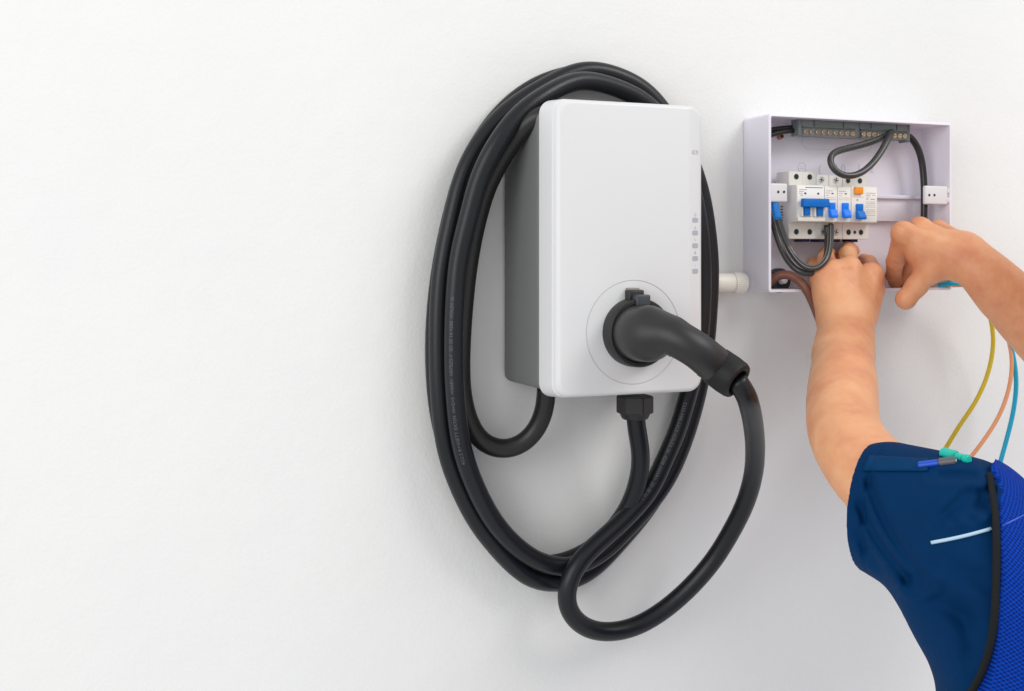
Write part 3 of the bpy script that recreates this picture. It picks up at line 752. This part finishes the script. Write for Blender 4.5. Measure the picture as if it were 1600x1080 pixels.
box('end_cap', xa - .0055, xa - .0002, .026, HTB + .002, za - .001, zb_ + .0004, 'smoke', tb, bev=.0012)
box('end_cap', xb_ + .0002, xb_ + .0025, .022, HTB + .002, za - .003, zb_, 'smoke', tb, bev=.0008)
box('middle_joint', xm_ - .0028, xm_ + .0028, .022, HTB + .0005, za + .001, zb_ - .001, 'smoke', tb, bev=.0008)

# ================================================================ WIRES
def wire(name, label, cat, pts, r, mt, group=None, section=None, seg=14):
    o = sweep(name, [P(*q) for q in pts], r, mt, None, seg=seg, step=.003, section=section)
    return tag(o, label, cat, group)
wire('black_wire', 'upper black wire entering the terminal block from the left wall of the box', 'wire', [(1190, 206, .022), (1206, 203, .024), (1228, 200, .026), (1252, 199, .028)], .0034, 'wireblack')
wire('black_wire', 'lower black wire bending in to the left end of the terminal block', 'wire', [(1190, 217, .028), (1204, 211, .030), (1220, 206, .031), (1252, 204, .030)], .0032, 'wireblack')
wire('black_wire', 'thick black wire looping below the terminal block in front of the breakers', 'wire', [(1392, 206, .044), (1388, 216, .052), (1375, 240, .060), (1357, 262, .066), (1338, 274, .068), (1316, 275, .067), (1301, 264, .064), (1295, 250, .060), (1302, 239, .055), (1320, 233, .050), (1345, 227, .046), (1372, 218, .042), (1392, 210, .036), (1404, 206, .032)], .0041, 'wiregrey', section=(1.0, 1.12))
wire('black_wire', 'black wire curving from the terminal block down the right wall of the box', 'wire', [(1395, 209, .030), (1410, 208, .032), (1424, 215, .032), (1436, 235, .032), (1442, 262, .032), (1444, 295, .032), (1444, 330, .032), (1443, 362, .030)], .0044, 'wireblack')
bw = thing('sleeved_wire', 'charcoal wire with a blue sleeve looping from the left clip up under the breakers', 'wire', P(1211, 320, .04))
pts = [P(*q) for q in [(1210, 319, .048), (1216, 342, .050), (1225, 370, .054), (1238, 397, .060), (1257, 418, .074), (1276, 421, .082), (1290, 408, .082), (1297, 385, .070), (1298, 352, .050)]]
sweep('sheath', pts, .0038, 'wiregrey', bw, seg=16, step=.003)
# pale ridges along the twin flex
c_ = spline(pts, .003); T_ = np.gradient(c_, axis=0); T_ /= np.linalg.norm(T_, axis=1)[:, None]
V_ = A3(CAM) - c_; V_ -= T_ * (V_ * T_).sum(1)[:, None]; V_ /= np.linalg.norm(V_, axis=1)[:, None]; B_v = np.cross(V_, T_)
for off in (.0, .95):
    cr2 = c_ + .0036 * (math.cos(off) * V_ + math.sin(off) * B_v)
    sweep('edge_ridge', None, .00045, 'wireline', bw, seg=6, raw=cr2[18:])
sweep('blue_sleeve', [P(1209, 314, .047), P(1211, 326, .049), P(1216, 343, .050)], .0049, 'bluesleeve', bw, seg=18, step=.003)
w2 = wire('charcoal_wire', 'outer charcoal wire hanging along the left inner wall of the box beside the sleeved one', 'wire', [(1203, 330, .030), (1209, 352, .034), (1218, 382, .042), (1232, 410, .054), (1252, 427, .068), (1272, 428, .074), (1284, 420, .072), (1292, 400, .064), (1293, 372, .048), (1292, 352, .046)], .0038, 'wiregrey')
wire('brown_sheathed_cable', 'brown sheathed cable arching out of the box over its bottom edge behind the forearm', 'cable', [(1196, 448, .030), (1208, 434, .036), (1225, 427, .042), (1243, 433, .052), (1257, 447, .063), (1268, 468, .064), (1278, 493, .055), (1288, 520, .04), (1300, 550, .03), (1308, 585, .02)], .0055, 'brown')
wire('yellow_wire', 'thin yellow wire hanging from the box past the lower wall to the sleeve', 'wire', [(1482, 444, .060), (1500, 438, .066), (1524, 452, .068), (1542, 480, .068), (1551, 515, .066), (1551, 550, .062), (1541, 592, .058), (1522, 632, .055), (1500, 664, .052), (1478, 700, .05), (1450, 745, .05)], .0028, 'yellow')
wire('peach_wire', 'thin peach coloured wire hanging between the yellow and the blue wires', 'wire', [(1488, 446, .052), (1512, 446, .056), (1545, 470, .058), (1572, 520, .06), (1581, 560, .06), (1577, 605, .058), (1562, 648, .055), (1540, 684, .052), (1510, 722, .05), (1470, 760, .05)], .0027, 'peach')
wire('blue_wire', 'thin sky blue wire hanging at the right below the box', 'wire', [(1466, 446, .054), (1484, 443, .063), (1506, 444, .066), (1530, 462, .066), (1556, 492, .064), (1573, 522, .062), (1584, 560, .06), (1588, 600, .06), (1583, 645, .058), (1572, 690, .056), (1560, 735, .055), (1552, 790, .055)], .0030, 'cyan')
wire('olive_wire', 'short olive wire leaving the box over its bottom edge beneath the right wrist', 'wire', [(1474, 446, .045), (1487, 440, .060), (1506, 437, .066), (1524, 446, .064), (1540, 470, .05)], .0026, 'olive')

# ================================================================ PERSON
person = thing('person', 'person in navy polo and royal blue mesh vest reaching into the open box', 'person', (.86, -.52, .9))
V = lambda *q: A3(P(*q))
# left arm (in the photograph the one that rises from the bottom)
Wl, Fl, El, Shl = V(1323, 512, .105), V(1318, 592, .19), V(1319, 668, .280), V(1515, 848, .445)
Wr, Fr, Er = V(1520, 417, .135), V(1598, 494, .165), V(1738, 636, .22)
Shr = np.array([1.16, -.47, CZ - .25]); Nk = np.array([.93, -.46, CZ - .19]); Hd = np.array([1.05, -.33, CZ + .04])
Pel = np.array([.86, -.53, .95])
ex = np.array([1., 0, 0])
def f_torso(p, g=0.0):
    q = p.copy(); q[:, 1] = (q[:, 1] + .52) * 1.45 - .52 * 1.0
    def s(v): v = v.copy(); v[1] = (v[1] + .52) * 1.45 - .52; return v
    d = cone(q, s(np.array([.815, -.53, .88])), s(np.array([.812, -.53, 1.10])), .170 + g, .170 + g)
    d = smin(d, cone(q, s(np.array([.778, -.51, 1.14])), s(np.array([1.02, -.49, 1.14])), .12 + g, .12 + g), .06)
    return d * .8
def f_lhand(p):
    K = [V(1282, 434, .070), V(1300, 427, .075), V(1327, 421, .078), V(1360, 431, .074)]
    bs = [V(1300, 494, .094), V(1312, 492, .099), V(1328, 492, .101), V(1345, 494, .098)]
    d = None
    for k_, b_, r0 in zip(K, bs, (.0128, .0135, .0138, .0135)):
        c = cone(p, b_, k_, .0165, r0); d = c if d is None else smin(d, c, .020)
    d = smin(d, cone(p, V(1350, 500, .09), V(1367, 452, .066), .0150, .0125), .012)       # thenar side
    d = smin(d, ell(p, V(1322, 465, .078), (.038, .0165, .034)), .014)
    fg = []
    for ch in ((K[0], V(1271, 421, .045), V(1272, 412, .024), V(1280, 411, .012), .0100, .0092, .0082, .0075),
               (K[1], V(1291, 404, .050), V(1292, 396, .026), V(1300, 398, .012), .0112, .0102, .0090, .0080),
               (K[2], V(1325, 398, .052), V(1326, 389, .028), V(1333, 392, .012), .0118, .0108, .0094, .0083),
               (K[3], V(1362, 421, .044), V(1358, 410, .024), V(1350, 406, .012), .0122, .0106, .0092, .0082)):
        a, b_, c, e, r0, r1, r2, r3 = ch
        g = smin(cone(p, a, b_, r0, r1), cone(p, b_, c, r1, r2), .004); g = smin(g, cone(p, c, e, r2, r3), .003); fg.append(g)
    th = smin(cone(p, V(1364, 457, .062), V(1369, 438, .040), .0120, .0108), cone(p, V(1369, 438, .040), V(1366, 424, .020), .0108, .0088), .004)
    fgs = np.minimum.reduce(fg)
    for k_, r0 in zip(K, (.0118, .0126, .0130, .0134)): d = smin(d, np.linalg.norm(p - (k_ + np.array([0, -.0015, .003])), axis=1) - r0, .007)
    d = smin(d, fgs, .005); d = smin(d, th, .006)
    # tendons fanning over the back of the hand
    for k_, b_ in zip(K[1:], bs[1:]):
        d = smin(d, cone(p, b_ + np.array([0, -.0128, 0]), k_ + np.array([0, -.0102, .002]), .0022, .0030), .006)
    return d + creases(p, [(V(1296, 395, .06), V(1311, 399, .06)), (V(1298, 399, .06), V(1311, 403, .06)), (V(1316, 402, .065), V(1334, 404, .065)), (V(1345, 411, .075), V(1356, 410, .06)), (V(1317, 420, .09), V(1331, 421, .09))])
def f_rhand(p):
    K = [V(1411, 364, .092), V(1437, 357, .085), V(1466, 361, .070), V(1492, 374, .052)]
    bs = [V(1503, 402, .133), V(1508, 395, .128), V(1514, 390, .118), V(1518, 390, .108)]
    d = None
    for k_, b_, r0 in zip(K, bs, (.0128, .0128, .0122, .0118)):
        c = cone(p, b_, k_, .0170, r0); d = c if d is None else smin(d, c, .014)
    d = smin(d, cone(p, V(1490, 408, .122), V(1440, 396, .102), .0190, .0165), .016)
    d = smin(d, ell(p, V(1450, 392, .092), (.030, .014, .022)), .014)
    th = smin(cone(p, V(1492, 412, .122), V(1455, 420, .108), .0155, .0165), cone(p, V(1455, 420, .108), V(1433, 446, .096), .0150, .0128), .010)
    th = smin(th, cone(p, V(1433, 446, .096), V(1416, 467, .088), .0126, .0122), .006)
    th = smin(th, np.linalg.norm(p - V(1415, 468, .090), axis=1) - .0126, .003)
    fg = []
    for ch in ((K[0], V(1399, 408, .058), V(1396, 430, .036), V(1398, 440, .026), .0122, .0108, .0098, .0088),
               (K[1], V(1424, 404, .050), V(1412, 430, .030), V(1408, 446, .018), .0118, .0105, .0094, .0085),
               (K[2], V(1450, 398, .032), V(1436, 422, .020), V(1430, 436, .014), .0112, .0098, .0088, .0080),
               (K[3], V(1474, 402, .026), V(1462, 420, .016), V(1455, 432, .013), .0104, .0090, .0080, .0075)):
        a, b_, c, e, r0, r1, r2, r3 = ch
        g = smin(cone(p, a, b_, r0, r1), cone(p, b_, c, r1, r2), .004); g = smin(g, cone(p, c, e, r2, r3), .003); fg.append(g)
    fgs = np.minimum.reduce(fg)
    for k_, r0 in zip(K, (.0132, .0134, .0126, .0118)): d = smin(d, np.linalg.norm(p - k_, axis=1) - r0, .006)
    d = smin(d, fgs, .006); d = smin(d, th, .010)
    for k_, b_ in zip(K[:3], bs[:3]):
        d = smin(d, cone(p, b_ + np.array([-.004, -.012, .006]), k_ + np.array([0, -.010, .004]), .0022, .0030), .007)
    return d + creases(p, [(V(1442, 440, .10), V(1450, 452, .10)), (V(1447, 437, .10), V(1456, 449, .10)), (V(1452, 435, .10), V(1461, 446, .10)), (V(1388, 411, .068), V(1406, 412, .062)), (V(1390, 415, .065), V(1404, 416, .06)), (V(1402, 352, .105), V(1414, 358, .105))])
def creases(p, segs, dep=.0011, wd=.0013):
    out = np.zeros(len(p))
    for a, b in segs:
        va = a - A3(CAM); n = va / np.linalg.norm(va); ba = b - a; ba = ba - n * (ba @ n); L_ = ba @ ba
        pa = p - a; pa = pa - (pa @ n)[:, None] * n; t = np.clip(pa @ ba / L_, 0, 1); d_ = np.linalg.norm(pa - t[:, None] * ba, axis=1)
        dz = (p - a) @ n; out += dep * np.exp(-(d_ / wd) ** 2) * np.exp(-(dz / .022) ** 2)
    return out
def f_larm(p):
    side = ex * 1.0
    d = limb(p, [V(1327, 500, .098), V(1322, 522, .112), V(1318, 556, .150), V(1317, 600, .200), V(1316, 640, .245), V(1322, 680, .290), V(1352, 728, .345), V(1400, 772, .39), V(1455, 815, .42), V(1515, 848, .445)],
             [.0275, .0278, .0325, .0370, .0368, .0360, .0372, .040, .043, .045], 20)
    d2 = limb(p, [V(1331, 498, .100), V(1330, 522, .116), V(1324, 556, .150)], [.026, .0268, .0310], 5)
    d3 = limb(p, [V(1314, 500, .096), V(1310, 525, .114), V(1310, 556, .150)], [.024, .0255, .0300], 5)
    d = smin(smin(d, d2, .004), d3, .004)
    return smin(d, f_lhand(p), .012)
def f_rarm(p):
    d = limb(p, [V(1503, 394, .124), V(1530, 416, .140), V(1560, 447, .152), V(1600, 491, .165), V(1665, 560, .19), V(1738, 636, .22), Shr * .4 + Er * .6, Shr],
             [.0235, .0275, .0325, .0372, .0385, .037, .041, .048], 20)
    d2 = limb(p, [V(1508, 406, .134), V(1532, 430, .148), V(1562, 461, .156)], [.0205, .0235, .0265], 5)
    return smin(smin(d, d2, .010), f_rhand(p), .014)
LA = bounds([V(1260, 420, .0), V(1400, 380, .02), V(1280, 800, .4), V(1560, 860, .5), V(1385, 400, .0)], .03)
RA = bounds([V(1385, 330, .0), V(1385, 490, .12), V(1740, 640, .25), Shr, V(1500, 340, 0)], .05)
def f_arms(p):
    return np.minimum(boxed(f_larm, LA[0], LA[1], p), boxed(f_rarm, RA[0], RA[1], p))
def f_body(p):
    d = f_arms(p)
    t = f_torso(p, -.012)
    t = smin(t, cone(p, Nk + np.array([0, 0, -.06]), Nk * .45 + Hd * .55, .062, .052), .04)
    hd = ell(p, Hd + np.array([0, 0, .02]), (.075, .092, .105))
    hd = smin(hd, ell(p, Hd + np.array([0, .035, -.045]), (.052, .055, .06)), .03)
    hd = smin(hd, cone(p, Hd + np.array([0, .088, .01]), Hd + np.array([0, .105, -.018]), .008, .014), .012)
    for s in (-1, 1):
        hd = smin(hd, ell(p, Hd + np.array([s * .078, -.005, -.002]), (.010, .018, .030)), .006)
        hd = smax(hd, -(np.linalg.norm(p - (Hd + np.array([s * .03, .098, .02])), axis=1) - .014), .012)
        hd = smin(hd, np.linalg.norm(p - (Hd + np.array([s * .03, .078, .018])), axis=1) - .0125, .003)
    hd = smin(hd, ell(p, Hd + np.array([0, .088, -.048]), (.024, .010, .008)), .004)
    return smin(d, smin(t, hd, .03), .03)
lo = np.array([.70, -.72, .86]); hi = np.array([1.30, .0, 1.72])
print('t', round(time.time()-T0,1))
sdf_obj('body', f_body, lo - np.array([.12, 0, 0]), hi, .0019, 'skin', person, margin=1.15, newton=2)
# hair
def f_hair(p):
    d = ell(p, Hd + np.array([0, -.008, .028]), (.084, .100, .112))
    d = d + .002 * np.sin(p[:, 0] * 240) * np.sin(p[:, 2] * 60 + p[:, 1] * 90)
    d = smax(d, (p[:, 1] - (Hd[1] + .06 - (p[:, 2] - Hd[2] - .05) * -.3)), .01)
    return smax(d, -(p[:, 2] - (Hd[2] - .045)), .01)
print('t', round(time.time()-T0,1))
sdf_obj('hair', f_hair, Hd - .14, Hd + .16, .004, 'hair', person)

# clothing
hT, hN_, hB = V(1366, 690, .370), V(1302, 768, .422), V(1328, 882, .397)
hemc = (hT + hN_ + hB) / 3; hemn = np.cross(hN_ - hT, hB - hT); hemn /= np.linalg.norm(hemn)
if hemn @ (El - Shl) < 0: hemn = -hemn
SA, SB = V(1392, 803, .39), V(1502, 846, .47)
n_top = V(1540, 742, .47)
FOLDS = [([(1552, 690), (1550, 730), (1551, 790)], .0022, 11),
     # grooves dragged into the cloth: path, depth, width
    ([(1336, 770), (1352, 822), (1388, 872), (1432, 918)], .0050, 9), ([(1352, 740), (1372, 805), (1412, 868), (1450, 915)], .0034, 8),
    ([(1330, 815), (1350, 862), (1385, 900)], .0040, 9), ([(1462, 820), (1470, 795), (1496, 772), (1530, 757)], .0026, 8),
    ([(1488, 806), (1500, 784), (1520, 770), (1542, 762)], .0040, 8), ([(1516, 804), (1524, 788), (1536, 778), (1546, 770)], .0062, 8),
    ([(1537, 800), (1541, 792), (1547, 785)], .0040, 6), ([(1432, 920), (1465, 935), (1510, 975), (1545, 985)], .0026, 16),
    ([(1490, 925), (1516, 980), (1526, 1050)], .0024, 16),
    ([(1455, 742), (1500, 738), (1538, 745)], .0022, 7), ([(1470, 880), (1512, 905), (1552, 910)], .0022, 14)]
def folds(p, soft=False):
    f4 = .0016 * np.sin(p[:, 0] * 38 + p[:, 2] * 17 + 2 * np.sin(p[:, 2] * 21)) * np.clip((1.33 - p[:, 2]) * 5, 0, 1)
    if soft: return f4
    out = f4.copy(); m = np.where((p[:, 1] < -.33) & (p[:, 0] < .95))[0]
    if not len(m): return out
    x, y = project(p[m]); acc = np.zeros(len(m))
    for path_, dep, wd in FOLDS:
        d2 = np.full(len(m), 1e9)
        pp = spline([(a, b, 0) for a, b in path_], 14)
        for a, b in zip(pp[:-1], pp[1:]):
            bx, by = b[0] - a[0], b[1] - a[1]; t = np.clip(((x - a[0]) * bx + (y - a[1]) * by) / (bx * bx + by * by), 0, 1)
            d2 = np.minimum(d2, (x - a[0] - t * bx) ** 2 + (y - a[1] - t * by) ** 2)
        dd = np.sqrt(d2)
        e = np.minimum(np.hypot(x - pp[0][0], y - pp[0][1]), np.hypot(x - pp[-1][0], y - pp[-1][1]))
        dep = dep * 1.75; acc += dep * np.exp(-(dd / wd) ** 2) * np.clip(e / (wd * 2.2), .15, 1) - dep * .25 * np.exp(-((dd - wd * 2) / wd) ** 2)
    hp = (p[m] - hemc) @ hemn
    acc += .0024 * np.exp(-((hp + .016) / .0024) ** 2)
    out[m] += acc
    return out
def f_shirt_base(p):
    d = smin(cone(p, SA, SB, .0575, .065), cone(p, V(1396, 780, .395), V(1500, 816, .46), .045, .050), .025)
    d = smin(d, f_torso(p, .004), .028)
    d = smin(d, cone(p, V(1545, 945, .50), np.array([.93, -.47, CZ - .295]), .060, .06), .04)
    d = smin(d, cone(p, np.array([1.03, -.47, CZ - .27]), Shr, .06, .075), .04)
    d = smin(d, cone(p, Nk + np.array([.01, -.01, -.11]), Nk + np.array([.035, .03, .0]), .088, .068), .05)
    return smin(d, cone(p, Shr, Shr * .45 + Er * .55, .072, .062), .03)
def f_shirt_outer(p, soft=False):
    d = f_shirt_base(p); fo = folds(p, soft)
    if soft: return d + fo
    m = np.where((np.abs(d) < .03) & (np.abs(fo) > 1e-4))[0]
    if len(m):
        q = p[m]; g = np.stack([f_shirt_base(q + np.eye(3)[k] * .002) - d[m] for k in range(3)], 1); g /= np.linalg.norm(g, axis=1)[:, None] + 1e-9
        vw = A3(CAM) - q; vw /= np.linalg.norm(vw, axis=1)[:, None]
        fo[m] *= np.clip(((g * vw).sum(1) - .12) / .4, 0, 1)
    hp = (p - hemc) @ hemn
    return d + fo * np.clip(-(hp + .001) / .012, .12, 1)
def f_shirt(p):
    o = f_shirt_outer(p)
    hp = (p - hemc) @ hemn                     # > 0 beyond the hem
    near = (p - V(1370, 790, .39)); nearm = np.linalg.norm(near, axis=1) < .16
    cav = np.maximum(o + .0065, -(hp + .05)); cav = np.maximum(cav, p[:, 0] - .75)
    d = np.maximum(o, -cav)
    d = np.maximum(d, np.minimum(hp, p[:, 2] - 1.19))
    rs = (p - (Shr * .45 + Er * .55)); er = (Er - Shr) / np.linalg.norm(Er - Shr)
    d = np.where(p[:, 0] > 1.0, np.maximum(o, rs @ er), d)
    nk = np.linalg.norm(p - (Nk + np.array([.05, .06, .075])), axis=1) - .082
    d = np.maximum(d, -nk)
    return np.maximum(d, .875 - p[:, 2])
print('t', round(time.time()-T0,1))
sdf_obj('polo_shirt', f_shirt, (.52, -.74, .86), (1.30, -.22, 1.48), .0024, 'navy', person, margin=1.7)

# vest armhole edge: points on the shirt
edge_px = [(1547, 742), (1550, 768), (1556, 800), (1557, 850), (1557, 900), (1555, 950), (1551, 995), (1541, 1035), (1522, 1076), (1500, 1105), (1470, 1130)]
epts = hits(edge_px, f_shirt_outer)
print('EPTS', epts); epts = [e for e in epts if e is not None]
ez = np.array([e.z for e in epts])[::-1]; exx = np.array([e.x for e in epts])[::-1]; eyy = np.array([e.y for e in epts])[::-1]
def f_vest(p):
    o = f_shirt_outer(p, True) - .0045
    cutx = np.interp(p[:, 2], ez, exx, left=exx[0], right=exx[-1])
    cuty = np.interp(p[:, 2], ez, eyy, left=eyy[0], right=eyy[-1])
    d = np.maximum(o, (cutx + 1.25 * np.maximum(p[:, 1] - cuty, 0) - p[:, 0]) * .7)
    d = np.maximum(d, p[:, 0] - (1.10 + (p[:, 2] - 1.3) * .1))
    nk = np.linalg.norm(p - (Nk + np.array([.0, .01, .04])), axis=1) - .085
    return np.maximum(np.maximum(d, -nk), .880 - p[:, 2])
print('t', round(time.time()-T0,1))
sdf_obj('mesh_vest', f_vest, (.52, -.76, .86), (1.2, -.24, 1.48), .0028, 'vest', person)
# binding along the armhole
ep = [e + (CAM - e).normalized() * .0048 for e in epts]
front = [Vector((ep[0].x + .002, ep[0].y + .02, ep[0].z + .002)), Vector((ep[0].x + .004, ep[0].y + .05, ep[0].z - .01))]
sweep('armhole_binding', ep, .0042, 'piping', person, seg=16, step=.004, section=(1.0, .55))
# reflective piping on the shoulder
sp_ = hits([(1455 + (1549 - 1455) * t, 848 - (848 - 826) * t + 2 * math.sin(t * 3.1)) for t in np.linspace(0, 1, 9)], f_shirt_outer)
sweep('shoulder_piping', [q + (CAM - q).normalized() * .0016 for q in sp_ if q], .0014, 'stripe', person, seg=10, step=.003)
vs_ = hits([(1566 + 60 * t, 822 - 30 * t) for t in np.linspace(0, 1, 7)], f_vest)
sweep('vest_seam', [q + (CAM - q).normalized() * .0002 for q in vs_ if q], .0009, 'penblue', person, seg=8, step=.004)
# a band sewn over the sleeve, holding pens
def patch(name, poly, nu, nv, mt, lift=.0014):
    (a, b_, c, d_) = poly; G = []
    PX = []
    for j in range(nv + 1):
        for i in range(nu + 1):
            u, v_ = i / nu, j / nv
            px = (a[0] * (1 - u) + b_[0] * u) * (1 - v_) + (d_[0] * (1 - u) + c[0] * u) * v_
            py = (a[1] * (1 - u) + b_[1] * u) * (1 - v_) + (d_[1] * (1 - u) + c[1] * u) * v_
            PX.append((px, py))
    Q = iter(hits(PX, f_shirt_outer))
    for j in range(nv + 1):
        for i in range(nu + 1):
            q = next(Q)
            if q is None or (q.y > -.3): return None
            G.append(q + (CAM - q).normalized() * (lift * (0.4 if (j in (0, nv) or i in (0, nu)) else 1)))
    fs = [(j * (nu + 1) + i, j * (nu + 1) + i + 1, (j + 1) * (nu + 1) + i + 1, (j + 1) * (nu + 1) + i) for j in range(nv) for i in range(nu)]
    me = bpy.data.meshes.new(name); me.from_pydata([tuple(g) for g in G], [], fs)
    o = link(name, me, mt, person, True); s_ = o.modifiers.new('thick', 'SOLIDIFY'); s_.thickness = .0016; s_.offset = 0; return o
patch('sleeve_pocket', [(1357, 712), (1452, 717), (1449, 736), (1349, 736)], 24, 6, 'navy_band')
# pens in the pocket
def pen(name, label, a, b_, r, mats, lift):
    qa = hit(*a, f_shirt_outer); qb = hit(*b_, f_shirt_outer)
    if qa is None: qa = P(*a, .5)
    if qb is None: qb = Vector(qa) + (P(*b_, .47) - P(*a, .47))
    up = (CAM - qa).normalized() * lift; qa = qa + up; qb = qb + up
    t = thing(name, label, 'pen', qa)
    d_ = qb - qa
    for i, (f0, f1, m_, rr, pn) in enumerate(mats):
        cyl(pn, qa + d_ * ((f0 + f1) / 2), d_, r * rr, d_.length * (f1 - f0), m_, t, seg=20, bev=r * .25)
    return t
pen('pen', 'blue pen with a dark grey cap tucked in the sleeve pocket, end on', (1440, 727), (1493, 720), .0036, [(-.1, .52, 'penblue', .92, 'barrel'), (.5, 1.0, 'pengrey', 1.1, 'cap'), (1.0, 1.03, 'zinc', .5, 'end_button')], .0036)
pen('marker', 'teal plastic marker lying across the top of the sleeve pocket', (1478, 709), (1514, 719), .0044, [(-.15, .45, 'teal', 1.1, 'cap'), (.45, .8, 'teal', .8, 'barrel'), (.8, 1.0, 'teal', .95, 'end_ring')], .0045)
print('built', round(time.time()-T0,1))
